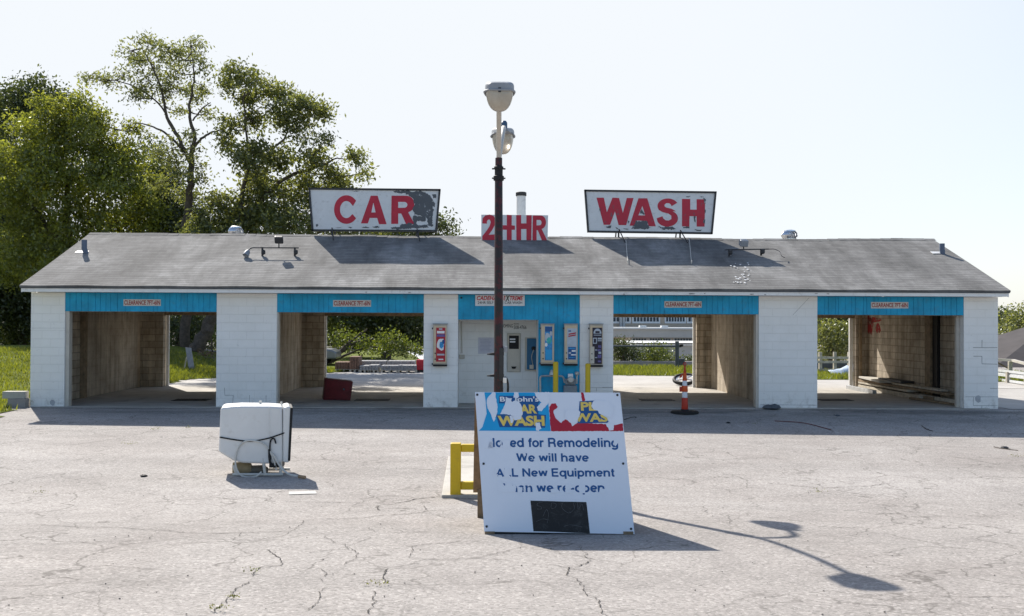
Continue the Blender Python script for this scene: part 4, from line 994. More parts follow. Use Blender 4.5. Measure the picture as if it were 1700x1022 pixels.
def lamphead(y0, sgn, x, ztop_, zbot):
    "cobra head reaching away from the pole"
    L, Wd = .62, .19
    prof = []
    def section(u):   # half width, top, rim
        wd = Wd*(.42+.58*math.sin(min(1, u*1.25)*math.pi/2)) if u < .8 else Wd*math.cos((u-.8)/.2*.75)
        tp = (.04+.09*math.sin(min(1, u*1.3)*math.pi/2)) * (1 if u < .8 else math.cos((u-.8)/.2*.8)); return wd, tp
    z0 = ztop_-.125
    hs = MB(); V = []; n = 14; us = [i/12 for i in range(13)]
    for u in us:
        wd, tp = section(u)
        for k in range(n+1):
            a = math.pi*k/n; ex = .38
            cx_ = math.copysign(abs(math.cos(a))**ex, math.cos(a)); sz = abs(math.sin(a))**ex
            V.append((x+wd*cx_, y0+sgn*(u*L-.08), z0+tp*sz))
    F = [(i*(n+1)+k, i*(n+1)+k+1, (i+1)*(n+1)+k+1, (i+1)*(n+1)+k) for i in range(12) for k in range(n)]
    F += [tuple(range(n+1)), tuple(12*(n+1)+k for k in range(n+1))]
    F += [(i*(n+1), (i+1)*(n+1), (i+1)*(n+1)+n, i*(n+1)+n) for i in range(12)]
    hs.add(V, F); head = hs.build('lamp_head', LAMPG, t, smooth=True)
    ln = MB(); V = []; us2 = [.30+.68*i/10 for i in range(11)]
    for u in us2:
        wd, tp = section(u); wd *= .93; dp = (z0-zbot)*math.sin(max(.06, min(1, (u-.28)/.72))*math.pi)**.55
        for k in range(n+1):
            a = math.pi*k/n; V.append((x+wd*math.copysign(abs(math.cos(a))**.8, math.cos(a)), y0+sgn*(u*L-.08), z0-.004-dp*abs(math.sin(a))**1.05))
    F = [(i*(n+1)+k, i*(n+1)+k+1, (i+1)*(n+1)+k+1, (i+1)*(n+1)+k) for i in range(10) for k in range(n)]
    F += [tuple(range(n+1)), tuple(10*(n+1)+k for k in range(n+1)), ]
    ln.add(V, F); ln.build('lamp_lens', LENS, head, smooth=True)
    rm = MB()
    ring = []
    for u in [.28+.72*i/10 for i in range(11)]:
        wd, tp = section(u); ring.append((x+wd*1.03, y0+sgn*(u*L-.08), z0))
    ring += [(2*x-a, b, c_) for a, b, c_ in reversed(ring)]
    rm.tube(ring+[ring[0]], .014, 6, False); rm.build('lens_rim', LAMPG, head)
    MB().box(x-.018, x+.018, y0+sgn*(L-.09)-.015, y0+sgn*(L-.09)+.015, z0-.03, z0+.03).build('latch', DARK, head)
    return head, z0
za, zb1 = at(830, 132, 12.7).z, at(830, 181, 12.8).z
h1, zz1 = lamphead(13.25, -1, lx-.02, za, zb1)
hx2 = at(835, 240, 16.3).x
h2, zz2 = lamphead(16.05, 1, hx2, at(838, 213, 16.4).z, at(838, 258, 16.5).z)
m = MB(); m.tube(curvepts([(lx, ly, ztop-.02), (lx, ly-.12, ztop+.16), (lx-.01, ly-.7, zz1-.10), (lx-.02, 13.35, zz1+.02), (lx-.02, 13.1, zz1+.02)], 6), .036, 14)
m.tube(curvepts([(lx, ly, ztop-.03), (lx+.02, ly+.12, ztop+.12), (lx+.08, ly+.7, zz2-.08), (hx2, 15.95, zz2+.02), (hx2, 16.2, zz2+.02)], 6), .036, 14)
m.build('arm', STONEPAINT, t, smooth=True, split=True)
q = at(837, 218, 16.15); MB().lathe((q.x, 16.1, zz2+.07), [(.05, 0), (.05, .09), (.03, .12)], 14).build('photocell', mat('photocell blue', (.03, .08, .16), .4), h2)

# guard frame of the pole
fy = 12.9
p0, p1_ = at(748, 735, fy), at(765.5, 735, fy); zb = float(gz(p0.x, fy))
t = thing('guard_rail', 'yellow square tube guard rail standing before the lamp post', 'guard rail', ((p0.x+.6), fy, zb))
hw = (p1_.x-p0.x)/2; xc = (p0.x+p1_.x)/2; xr = xc+1.25
for x in (xc, xr): MB().box(x-hw, x+hw, fy-hw, fy+hw, zb-.1, p0.z).build('post', YELL, t, bevel=.012)
zr1, zr2 = at(770, 737, fy).z, at(770, 749.5, fy).z; zr3, zr4 = at(770, 799, fy).z, at(770, 812, fy).z
for a, b in ((zr2, zr1), (zr4, zr3)): MB().box(xc+hw, xr-hw, fy-.045, fy+.045, a, b).build('rail', YELL, t, bevel=.01)
# concrete island
isl = [ong(*p) for p in ((733,826), (744,760), (860,760), (905,826))]
props(MB().prism([(q.x, q.y, q.z-.1) for q in isl], (0, 0, .135)).build('lamp_island', CONC, bevel=.01), kind='structure')

# ------------------------------------------------------------------ A-frame sign
fxy = [ong(804, 884), ong(1053, 888)]
base_y = (fxy[0].y+fxy[1].y)/2
Pb = Vector((0, base_y, float(gz(.8, base_y))+.03)); Nb = Vector((0, -math.cos(math.radians(18)), math.sin(math.radians(18))))
ba = thing('sandwich_board', 'white A-frame sign board announcing closed for remodeling', 'sign', (.8, base_y+.2, float(gz(.8, base_y))))
bp = lambda px, py, o=0: onplane(px, py, Pb, Nb)+Nb*o
TLp, TRp, BRp, BLp = (788.4,650.6), (1029.4,651.6), (1053.6,886.4), (804,882.2)
cor = [bp(*p) for p in (TLp, TRp, BRp, BLp)]
MB().prism([q-Nb*.005 for q in cor], -Nb*.014).build('front_panel', PLY, ba)
MB().prism([q for q in cor], -Nb*.0045).build('face_sheet', SIGNP, ba)
topm = (cor[0]+cor[1])/2
bk = [cor[0]+Vector((.0, .03, -.06)), cor[1]+Vector((0, .03, -.06))]
zlow = float(gz(.8, base_y+1.25))+.13
q0 = at(785.5, 817, base_y+1.28); q1 = Vector((cor[2].x-.05, base_y+1.28, q0.z))
MB().prism([bk[0], bk[1], q1, q0], (0, -.016, 0)).build('back_panel', PLY, ba)
m = MB()
for q in (q0+Vector((.1, -.02, 0)), q1+Vector((-.1, -.02, 0))): m.box(q.x-.05, q.x+.05, q.y-.03, q.y+.02, float(gz(q.x, q.y))-.02, q.z+.05)
m.build('rear_foot', WOOD, ba, split=True)
m = MB()
for px in (813, 1043):
    q = bp(px, 884); m.box(q.x-.05, q.x+.05, q.y-.01, q.y+.07, float(gz(q.x, q.y))-.02, q.z+.012)
m.build('foot', WOOD, ba, split=True)
m = MB(); a_, b_ = bp(806, 884), bp(1052, 887); m.obox((a_+b_)/2-Nb*.035+Vector((0, 0, .02)), (b_-a_)/2, Nb*.015, Vector((0, 0, .03))); m.build('bottom_batten', BLACK, ba)
zb_ = lambda q: (780+q[0]/5.379, 640+q[1]/5.379)
def prt(name, polys, mm, off, amp=0, step=14, parent=ba):
    b = MB()
    for poly in polys: b.sheet([bp(*zb_(q), off) for q in (jag(poly, amp, step) if amp else poly)])
    return b.build(name, mm, parent, split=True)
def ptx(name, s, rect, mm, off, bold=.03, **k):
    x0, y0, x1, y1 = rect; b = MB()
    sk = (y0+y1)/2
    text_on(b, s, [bp(*zb_(q), off) for q in ((x0, y0), (x1, y0), (x1+(y1-y0)*.06, y1), (x0+(y1-y0)*.06, y1))], Vector((0, 0, 0)), bold, **k)
    return b.build(name, mm, ba)
def pst(name, txt, rect, mm, off):
    V_, F_, L_, cuts = strokemesh(txt); lo, hi = V_.min(0), V_.max(0); x0, y0, x1, y1 = rect; sl = (y1-y0)*.06
    P = []
    for (a, c), k in zip((V_-lo)/(hi-lo), L_): P.append(bp(*zb_((x0+(x1-x0)*a+sl*(1-c), y1+(y0-y1)*c)), off+.00003*(k % 23)))
    v0 = f0 = 0
    for v1, f1 in cuts:            # one mesh for each word
        MB().add(P[v0:v1], [tuple(k-v0 for k in f) for f in F_[f0:f1]]).build(name, mm, ba); v0, f0 = v1, f1
prt('blue_banner', [[(130,60),(690,62),(705,200),(722,406),(80,402),(112,370),(150,250),(140,130)]], CYAN, .0015)
prt('red_banner', [[(708,190),(730,160),(765,158),(785,190),(745,225),(765,290),(815,335),(850,300),(880,288),(895,320),(915,362),(960,330),(1230,345),(1245,395),(1285,352),(1366,338),(1370,405),(723,407)], [(993,60),(1014,60),(1032,135),(1002,142)]], REDP, .0015, 2.5, 12)
prt('navy_backing', [[(232,258),(440,250),(440,160),(610,160),(612,255),(680,262),(672,376),(265,370)], [(262,90),(620,92),(622,160),(258,158)], [(980,140),(1130,132),(1145,225),(1240,318),(1228,332),(962,337),(972,230)]], NAVY, .0025)  # printed navy backing behind the white and yellow words
ptx('white_lettering', "Big John's", (268,97,612,156), WPLAIN, .0037, .02)
ptx('yellow_lettering', 'CAR', (375,168,596,250), GOLD, .0037, .045)
ptx('yellow_lettering', 'WASH', (246,268,664,360), GOLD, .0037, .045)
ptx('yellow_lettering', 'PL', (988,146,1128,224), GOLD, .0037, .04)
ptx('yellow_lettering', 'WAS', (925,246,1228,324), GOLD, .0037, .04)
T1 = [[(205,58),(228,60),(234,110),(246,190),(241,260),(216,322),(190,270),(165,215),(148,160),(156,110)],
      [(396,59),(436,59),(440,100),(425,112),(388,106)], [(332,108),(372,122),(370,152),(402,136),(438,142),(462,180),(472,240),(458,298),(402,308),(362,262),(272,250),(302,192)],
      [(575,59),(704,59),(712,140),(682,180),(642,226),(610,222),(600,192),(640,150),(612,128),(590,95)], [(584,330),(625,328),(636,386),(612,404),(590,398)], [(355,270),(390,270),(385,330),(365,335)],
      [(850,220),(965,215),(990,240),(965,300),(960,335),(900,330),(850,300)], [(1085,180),(1105,135),(1230,130),(1290,200),(1262,290),(1200,270),(1150,250),(1140,225),(1110,218),(1095,200)], [(1215,340),(1250,330),(1290,345),(1280,400),(1246,402)]]
prt('torn_patch', T1, SIGNP, .005, 3.5, 13)
pst('blue_lettering', 'Closed for Remodeling', (118,465,1320,573), NAVY, .0012)
pst('blue_lettering', 'We will have', (412,602,1060,682), NAVY, .0012)
pst('blue_lettering', 'ALL New Equipment', (228,737,1288,832), NAVY, .0012)
pst('blue_lettering', 'When we re-open', (250,868,1200,972), NAVY, .0012)
T2 = [[(110,455),(172,458),(205,500),(206,556),(110,560)], [(172,498),(206,500),(206,560),(165,560)], [(262,488),(284,500),(288,560),(266,552),(280,525)], [(290,484),(362,486),(360,560),(292,560)], [(1284,480),(1330,486),(1318,520),(1300,545),(1288,520)],
      [(478,596),(498,596),(502,625),(488,625)], [(552,640),(560,640),(566,650),(556,652)], [(222,730),(262,735),(250,770),(222,800)], [(310,730),(345,732),(352,800),(368,818),(308,820)],[(228,795),(250,790),(248,815),(228,818)],
      [(245,862),(290,862),(310,895),(335,862),(376,866),(380,895),(400,880),(415,905),(408,950),(250,955)], [(425,900),(470,915),(462,960),(430,965)], [(478,888),(500,905),(500,935),(480,925)], [(722,925),(755,922),(770,905),(790,930),(812,955),(725,960)], [(855,880),(915,880),(912,915),(880,925),(912,935),(915,960),(850,960)], [(975,885),(1030,885),(1032,958),(985,960),(970,930)], [(1162,915),(1215,925),(1210,965),(1150,965)], [(505,872),(560,880),(520,900)]]
prt('torn_patch', T2, SIGNP, .003, 2.5, 12)
z7 = lambda q: (720+q[0]/3.525, 630+q[1]/3.525)
b = MB(); b.sheet([bp(*z7(q), .002) for q in jag([(566,708),(893,716),(914,899),(583,886)], 1, 60)]); b.build('black_panel', CHALK, ba)
m = MB()
for q in ((255,88),(1075,90),(292,492),(1109,491),(310,859),(1155,873)): m.lathe(bp(*z7(q), 0), [(.013, 0), (.012, .006), (.005, .009)], 12, Nb)
m.build('bolt', DARK, ba, split=True)
ch = MB()
for st in ([(640,715),(612,722),(606,735),(628,744),(630,756),(604,758)], [(690,720),(688,752),(712,748),(716,728),(694,720)], [(752,720),(752,752),(790,780),(822,756),(818,722)], [(842,722),(846,760),(868,728),(876,764)], [(640,800),(660,760),(672,790),(664,840)], [(600,830),(640,815),(676,822)], [(760,860),(800,850),(868,862)]):
    ch.tube(curvepts([bp(*z7(q), .003) for q in st], 4), .0028, 5)
ch.build('chalk_scrawl', mat('chalk', (.095, .095, .10), .9, .4, 40), ba)

# ------------------------------------------------------------------ white tank on the lot
ty = 14.5; tz = float(gz(-3.3, ty))
t = thing('equipment_tank', 'white plastic tank on low tube legs with loose hose on the pavement', 'tank', (-3.3, ty, tz))
K = lambda px, py, y=ty: at(px, py, y)
prof = [K(366,678), K(372,675.5), K(400,673.5), K(447,674), K(469,675.5), K(470,768), K(440,770), K(402,768.5), K(386,764), K(363,750)]
bdy = MB().prism(prof, (-.13, .6, 0)).build('tank_body', TANKW, t, smooth=True, bevel=.03, seg=3)
prof2 = [K(470,676,ty-.02), K(480,674,ty-.02), K(483,678,ty-.02), K(480,768,ty-.02), K(470,767,ty-.02)]
MB().prism(prof2, (-.14, .64, 0)).build('tank_rim', TANKW, t, smooth=True, bevel=.02, seg=3)
MB().prism([K(482,676.5,ty-.03), K(486.3,676.5,ty-.03), K(482,765,ty-.03), K(478,765,ty-.03)], (-.15, .66, 0)).build('side_panel', BLACK, t, bevel=.004)
MB().tube([K(447,676,ty-.004), K(447.5,768,ty-.004)], .008, 6).build('seam', TANKW, t)
m = MB(); m.tube(curvepts([K(365,725.5,ty-.012), K(385,729,ty-.012), K(408,732,ty-.012), K(424,731.5,ty-.012), K(448,726.5,ty-.012), K(473,718,ty-.012)]), .010, 8); m.build('strap', BLACK, t)
m = MB(); m.tube(curvepts([K(449,763,ty-.02), K(448,740,ty-.02), K(450,730,ty-.02), K(455,728,ty-.02), K(458,736,ty-.02)]), .011, 8); m.tube(curvepts([K(447,745,ty-.03), K(448,765,ty-.03), K(453,774,ty-.03), K(458,774,ty-.03)]), .018, 8); m.build('black_hose', BLACK, t, split=True)
m = MB()
m.tube(curvepts([K(459,780,ty-.02), K(452,757,ty-.03), K(440,738,ty-.03), K(425,732,ty-.02), K(408,732,ty-.02), K(396,742,ty-.02), K(391,760,ty-.02), K(392,775,ty-.03), K(399,788,ty-.05), K(412,792,ty-.06), K(426,790,ty-.06), K(434,783,ty-.02)]), .012, 8)
m.tube(curvepts([K(452,752,ty-.03), K(466,775,ty-.05), K(480,787,ty-.12), K(494,790,ty-.2)]), .014, 8); m.build('white_hose', HOSE, t, split=True)
q = K(496, 790.5, ty-.21); MB().tube([q, q+Vector((.10, -.03, -.01))], .024, 10).build('hose_end', mat('tan rubber', (.33, .22, .13), .7), t)
for (a, b_, y) in (((437,760),(440,792),ty+.02), ((388,772),(393,789),ty+.03), ((466,765),(466,791),ty+.03), ((437,764),(438,783),ty+.54), ((470,766),(468,784),ty+.54), ((392,768),(394,782),ty+.54)):
    p, q = K(*a, y), K(*b_, y); q.z = float(gz(q.x, q.y))+.015
    MB().tube([p, q], .022, 10).build('leg', HOSE, t)
m = MB()
for y in (ty+.02, ty+.54):
    q0_ = K(393, 789, y); z_ = float(gz(-3.3, y))+.02; m.tube([(-3.62, y, z_), (-2.9, y, z_)], .02, 8)
m.build('skid_tube', HOSE, t, split=True)
MB().lathe((K(402, 778, ty+.28)), [(.04, -.14), (.10, -.13), (.10, .12), (.05, .14)], 18, (1, .3, 0)).build('pump', mat('old pump tan', (.34, .27, .16), .6, .2, 8), t, smooth=True)
MB().lathe((K(422, 780, ty+.3)), [(.03, -.2), (.07, -.18), (.07, .14), (.03, .2)], 16, (1, .2, 0)).build('motor', mat('motor grey', (.16, .15, .13), .5, .3, 10), t, smooth=True)
MB().box(-3.12, -2.95, ty+.12, ty+.4, K(460, 775).z-.03, K(460, 770).z).build('underframe', DARK, t)
m = MB(); q = K(432, 672, ty+.4); m.tube([q, q+Vector((.005, 0, .06))], .02, 8); q = K(467.5, 673, ty+.1); m.tube([q, q+Vector((.0, 0, .035)), q+Vector((-.01, 0, .06))], [.012, .012, .02], 8); m.build('fitting', HOSE, t, split=True)

# ------------------------------------------------------------------ inside the bays
bx = thing('red_bin', 'battered dark red metal box tilted on the bay floor', 'bin', (-3.85, 26.3, 0))
def B3(px, py, y): return at(px, py, y)
fr_ = [B3(540,628,26.25), B3(586,633,26.05), B3(582,667,26.05), B3(537,664,26.25)]
fr_[2].z = max(fr_[2].z, .015); fr_[3].z = max(fr_[3].z, .012)
MB().prism(fr_, (-.12, .55, .0)).build('box_body', REDBIN, bx, bevel=.012)
c0 = [q+Vector((0, -.012, 0)) for q in fr_]
m = MB(); cen = sum(fr_, Vector())/4
inn = [q.lerp(cen, .16)+Vector((0, -.008, 0)) for q in fr_]
m.prism(inn, (0, .006, 0)); m.build('door_panel', mat('red bin door', (.12, .008, .012), .5, .3, 6), bx)
MB().lathe(fr_[1].lerp(fr_[3], .3)+Vector((0, -.012, -.06)), [(.03, 0), (.02, .03)], 12, (0, -1, 0)).build('knob', GREYP, bx)
# drains
for i, (px, lbl) in enumerate(((318,'dark floor drain grate in leftmost bay'), (618,'dark floor drain grate in bay with red bin'), (1090,'dark floor drain grate in bay behind the cone'), (1385,'dark floor drain grate in bay with lumber'))):
    q = onplane(px, 663.5, Vector((0, 0, .01)), Vector((0, 0, 1)))
    t = thing('floor_drain', lbl, 'drain', (q.x, q.y, .006), 'floor drains in the bays')
    MB().box(q.x-.45, q.x+.45, q.y-.33, q.y+.33, .0, .012).build('pit', BLACK, t)
    m = MB()
    for k in range(13): m.box(q.x-.43+k*.07, q.x-.41+k*.07, q.y-.31, q.y+.31, .0125, .018)
    m.build('grate', BLACK, t)
# channelizer cone
q = ong(1137, 682); q.y = 23.35; q.x = 4.73; q.z = float(gz(q.x, q.y))
t = thing('channelizer_cone', 'tall orange and white striped traffic cone on black rubber base', 'traffic cone', tuple(q))
MB().lathe(q, [(.33, 0), (.33, .03), (.30, .05), (.10, .06), (.085, .09)], 28).build('base', BLACK, t, smooth=True)
def seg(z0, z1, r0, r1, m_, nm): MB().lathe(q, [(r0*.98, z0), (r0, z0+.004), (r1, z1-.004), (r1*.98, z1)], 20).build(nm, m_, t, smooth=True)
RDO = mat('cone red orange', (.46, .035, .015), .5, .15, 9)
seg(.07, .36, .080, .070, RDO, 'tube'); seg(.362, .50, .066, .062, REFL, 'white_band'); seg(.502, .64, .074, .068, ORANGE, 'orange_band'); seg(.642, .76, .058, .052, REFL, 'white_band'); seg(.762, .95, .054, .036, ORANGE, 'orange_band'); seg(.952, 1.12, .036, .014, RDO, 'tip')
m = MB(); m.tube(curvepts([q+Vector((0, 0, 1.10)), q+Vector((-.03, 0, 1.15)), q+Vector((0, .0, 1.19)), q+Vector((.03, 0, 1.15)), q+Vector((0, 0, 1.10))], 4), .012, 6); m.obox(q+Vector((-.09, -.01, .87)), (.03, 0, .02), (0, .004, 0), (.01, 0, .04)); m.obox(q+Vector((-.10, -.02, .56)), (.03, 0, 0), (0, .004, 0), (0, 0, .06)); m.build('handle', RDO, t, split=True)
# tyre lying behind the bay
w0 = Vector((6.62, 32.6, 0.02))
t = thing('old_wheel', 'black tyre on a spoked wheel lying behind the bay, beside the cone', 'wheel', tuple(w0))
ax = Vector((-.12, -.34, .93)).normalized(); e1 = ax.cross(Vector((0, 1, 0))).normalized(); e2 = ax.cross(e1)
cc = w0+Vector((0, 0, .19)); ring = [cc+(e1*math.cos(k*2*math.pi/28)+e2*math.sin(k*2*math.pi/28))*.36 for k in range(29)]
MB().tube(ring, .062, 10, False).build('tyre', BLACK, t, smooth=True)
m = MB(); ring2 = [cc+(e1*math.cos(k*2*math.pi/28)+e2*math.sin(k*2*math.pi/28))*.29 for k in range(29)]; m.tube(ring2, .022, 8, False)
for k in range(5): m.tube([cc, cc+(e1*math.cos(k*1.2566)+e2*math.sin(k*1.2566))*.29], .024, 8)
m.lathe(cc, [(.06, -.02), (.05, .03)], 12, ax); m.build('rim', ALU, t)
# lumber pile: every board is its own thing
bd = []
specs = [  # x0,y0 -> x1,y1, z, half width, half thick
 (11.42,31.9, 11.55,26.6, .05,.07,.045,WOODG,'grey beam lying lowest along the bay wall'), (11.62,31.6, 11.66,26.0, .05,.06,.045,WOOD,'brown beam lying low, right of the grey beam'),
 (11.50,31.7, 11.62,27.3, .14,.13,.02,WOODG,'wide grey plank on top of the two lowest beams'), (11.60,31.4, 11.70,25.3, .185,.08,.022,WOOD,'long brown plank reaching furthest to the front'),
 (11.42,31.1, 11.55,28.6, .26,.24,.02,CONC,'pale wide board catching sunlight on the pile'), (11.25,31.2, 11.15,28.9, .045,.04,.04,GALV,'pale metal tube on floor beside the pile'),
 (11.66,27.2, 11.68,24.75, .06,.05,.045,WOODG,'short grey beam at the front end of the pile'), (11.52,28.6, 11.68,25.6, .235,.07,.02,WOODG,'narrow grey plank sloping over the pile front'), (11.62,29.6, 11.70,27.9, .29,.13,.018,DARK,'dark short panel lying on the sunlit board'), (11.40,26.9,11.62,24.9,.03,.035,.02,WOOD,'thin brown strip on floor at pile front')]
for (x0, y0, x1, y1, z, hw, ht, mm, lbl) in specs:
    a_, b_ = Vector((max(11.8+hw*1.5+.03, x0+.3) if hw > .045 else x0+.25, min(y0, 31.2), z)), Vector((x1+.3, y1, z+random.uniform(-.004, .004))); d = (b_-a_)/2; sd = Vector((-d.y, d.x, 0)).normalized()
    sd = -sd if sd.x < 0 else sd
    a_.z *= 1.45; b_.z *= 1.45
    o = MB().obox((a_+b_)/2, d, sd*hw*1.5, (0, 0, ht*1.4)).build('lumber_board', mm, None, bevel=.005); props(o, lbl, 'lumber', 'boards of the lumber pile')
# blocks at the left corner, debris along the front
for (px, py, w_, h_, dz, lbl) in ((33,651,.52,.17,.20,'pale topped concrete block, upper of two beside left pillar'), (40,668,.42,.2,0,'mossy concrete block, lower of two beside left pillar')):
    p = Vector((-11.2 if dz else -11.1, 24.15 if dz else 24.1, float(gz(-11.2, 24.1))+dz))
    o = MB().box(p.x-w_/2, p.x+w_/2, p.y-.1, p.y+.15, p.z-(.05 if not dz else 0), p.z+h_).build('concrete_block', KERBM if not dz else CONC, None, bevel=.012); props(o, lbl, 'concrete block', 'blocks beside the left pillar')
def rock(name, px, py, r, mm, lbl, cat='stone'):
    q = ong(px, py); m = MB(); n = 9; prof = []
    vs = []; m.lathe((0, 0, 0), [(r*.6, 0), (r, r*.25), (r*.85, r*.55), (r*.4, r*.75)], n)
    m.v = [(q.x+a*random.uniform(.75, 1.25)*1.2, q.y+b*random.uniform(.75, 1.25), q.z-.005+c*random.uniform(.8, 1.1)) for a, b, c in m.v]
    return props(m.build(name, mm, None, smooth=False, bevel=.004), lbl, cat)
rock('dark_stone', 1282, 679, .17, GREYP, 'dark lump at the foot of pillar right of the cone')
rock('dark_stone', 238, 790.5, .045, BLACK, 'small black lump on open pavement left of the white tank')
rock('brick_scrap', 62, 672, .14, mat('old brick', (.16, .07, .05), .9, .3, 9), 'reddish brick scrap at foot of the leftmost pillar', 'brick')
rock('dark_stone', 1390, 690, .05, GREYP, 'small dark scrap on the shaded apron at right'); rock('dark_stone', 1209, 702, .045, BLACK, 'small black scrap on shaded apron right of cone')
rock('dark_stone', 1668, 744, .06, DARK, 'dark scrap in dirt near right frame edge')
# pebbles
pb = MB()
for k in range(150):
    px = random.uniform(0, 1700); py = 700+322*random.random()**.8
    q = ong(px, py); r = random.uniform(.003, .009)
    for (a_, b_, c_) in (): pass
    pb.lathe((q.x, q.y, q.z), [(r*.7, 0), (r*random.uniform(.8, 1.2), r*.5), (r*.4, r*.9)], 6)
po = pb.build('loose_gravel', mat('pebbles', (.13, .12, .11), .9, .6, 30)); props(po, 'tiny loose stones scattered over the pavement', 'gravel', None, 'stuff')
# rods / hose on the apron
def rod(name, pts, r, mm, lbl, cat):
    P = [ong(*p)+Vector((0, 0, r)) for p in pts]; return props(MB().tube(curvepts(P, 4), r, 6).build(name, mm), lbl, cat)
rod('thin_rod', [(1286,699), (1335,702.5), (1380,714)], .009, mat('rusty red rod', (.12, .03, .025), .7), 'thin rusty red rod lying across the shaded apron', 'rod')
rod('loose_cord', [(1036,697), (1048,693), (1056,692.5), (1055,694)], .007, BLACK, 'short black cord on apron right of the sign board', 'cord')
rod('twig', [(1530,706), (1537,712), (1549,716)], .007, BARK, 'dark broken twig on shaded apron at right', 'twig'); rod('twig', [(1650,742), (1665,745), (1690,748)], .007, BARK, 'dry twig in dirt near the right frame edge', 'twig')

# ------------------------------------------------------------------ plants
def leaves(P, size, up=.3, asp=.5):
    n = len(P); d = rng.normal(size=(n, 3)); d[:, 2] -= .25; d /= np.linalg.norm(d, axis=1)[:, None]
    nn = rng.normal(size=(n, 3)); nn[:, 2] += up*2; s = np.cross(d, nn); s /= np.linalg.norm(s, axis=1)[:, None]+1e-9
    L = size*rng.uniform(.6, 1.35, n)[:, None]
    a = P-d*L*.5; b = P+s*L*asp*.5; c_ = P+d*L*.5; e = P-s*L*asp*.5
    return np.stack([a, b, c_, e], 1).reshape(-1, 4, 3).reshape(-1, 3)
def tree(name, label, cat, Y, trunk, limbs, blobs, leafm, leaf, per=26, dens=1.0, sig=.32, depth=1.0, group=None, barkm=BARK, asp=.5, twigs=5, lowz=None):
    """trunk / limbs: (px,py,dy,radius) polylines; blobs: (px,py,r_px[,weight]) lumps of foliage around depth Y"""
    tp = [at(p[0], p[1], Y+p[2]) for p in trunk]; gz0 = float(gz(tp[0].x, tp[0].y)); tp[0].z = gz0-.15
    root = thing(name, label, cat, (tp[0].x, tp[0].y, gz0), group)
    m = MB()
    def tube(P, r0, r1, n=8):
        Q = curvepts(P, 5) if len(P) > 2 else [P[0].lerp(P[1], i/5) for i in range(6)]
        Q = [q+Vector([random.gauss(0, r0*.22) for _ in range(3)]) if 0 < i < len(Q)-1 else q for i, q in enumerate(Q)]
        m.tube(Q, [r0+(r1-r0)*i/(len(Q)-1) for i in range(len(Q))], n)
        return Q
    anchors = tube(tp, trunk[0][3], trunk[-1][3], 12)
    for lb_ in limbs: anchors = anchors+tube([at(p[0], p[1], Y+p[2]) for p in lb_], lb_[0][3], lb_[-1][3])
    allP = []
    for bl_ in blobs:
        px, py, r = bl_[:3]; wgt = bl_[3] if len(bl_) > 3 else 1.0; R = r*Y/FPX
        c_ = at(px, py, Y+random.gauss(0, depth*.5)); nc = max(4, int(dens*wgt*(R/.5)**2*7.2))
        u = rng.normal(size=(nc, 3)); u /= np.linalg.norm(u, axis=1)[:, None]; u *= (rng.random(nc)**.42)[:, None]
        cc_ = np.array(c_)+u*np.array([R, R*max(.8, depth*.7), R*.92])
        pts = cc_[:, None, :]+rng.normal(0, sig, (nc, int(per*2.2), 3))*np.array([1, 1, .7]); allP.append(pts.reshape(-1, 3))
        # limb to the lump and twigs inside it
        below = [q for q in anchors if q.z < c_.z+.2] or anchors
        s_ = min(below, key=lambda q: (q-c_).length+.3*abs(q.z-c_.z)); dist = (s_-c_).length
        if dist > .25:
            mid = s_.lerp(c_, .5)+Vector((random.gauss(0, .1*dist), random.gauss(0, .1*dist), -.06*dist)); rr = min(trunk[0][3]*.35, .02+.014*dist)
            anchors = anchors+tube([s_, mid, c_], rr, .012, 6)[-3:]
        for k in range(min(twigs, nc)):
            e = Vector(cc_[k]); m.tube([c_, c_.lerp(e, .5)+Vector([random.gauss(0, .06) for _ in range(3)]), e], [.016, .010, .004], 5)
    P = np.concatenate(allP)
    if lowz is None: lowz = gz0+.1
    P = P[P[:, 2] > np.maximum(lowz, gz(P[:, 0], P[:, 1])+.05)]
    m.build('trunk', barkm, root, smooth=True)
    V = leaves(P, leaf*.82, asp=asp)-np.array(ORG[root])
    link('crown', fastmesh('crown', V, 4), leafm, root)
    return root
# left group
tree('leafy_tree', 'broad bright green tree behind the left end of roof', 'tree', 50, [(120,600,0,.28),(118,480,0,.24),(112,380,0,.18),(112,290,0,.12)], [[(116,450,0,.15),(180,380,0,.09),(210,330,0,.05)], [(114,420,0,.14),(60,350,0,.08),(30,300,0,.05)]],
     [(115,212,46),(65,240,54),(165,235,48),(25,325,64),(105,300,72),(185,310,58),(222,370,44),(150,385,66),(60,410,66),(18,430,52),(140,180,22),(205,265,36),(235,330,28),(100,180,24,.7),(210,425,40),(110,460,40),(80,172,20),(130,158,14,.7),(160,195,20),(225,215,16),(248,300,18),(255,350,20),(40,205,20),(5,255,24),(240,410,24)], LEAF_L, .22, 30, .9, .30, 1.8)
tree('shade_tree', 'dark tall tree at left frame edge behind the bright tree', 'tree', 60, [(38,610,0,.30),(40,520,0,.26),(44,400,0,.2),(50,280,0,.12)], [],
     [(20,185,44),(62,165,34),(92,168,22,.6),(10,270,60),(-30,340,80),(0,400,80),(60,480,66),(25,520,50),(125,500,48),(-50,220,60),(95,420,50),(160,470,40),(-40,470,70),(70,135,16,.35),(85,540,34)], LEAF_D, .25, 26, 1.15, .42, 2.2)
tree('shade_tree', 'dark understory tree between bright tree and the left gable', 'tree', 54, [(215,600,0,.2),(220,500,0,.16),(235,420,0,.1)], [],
     [(225,440,44),(260,400,44),(200,480,50),(270,340,40),(262,300,36),(285,370,36),(250,250,22,.5),(235,490,50),(150,520,50),(290,430,40),(320,360,26),(340,400,34),(310,330,16,.7),(268,285,18,.6)], LEAF_D, .22, 24, 1.6, .38, 2.0)
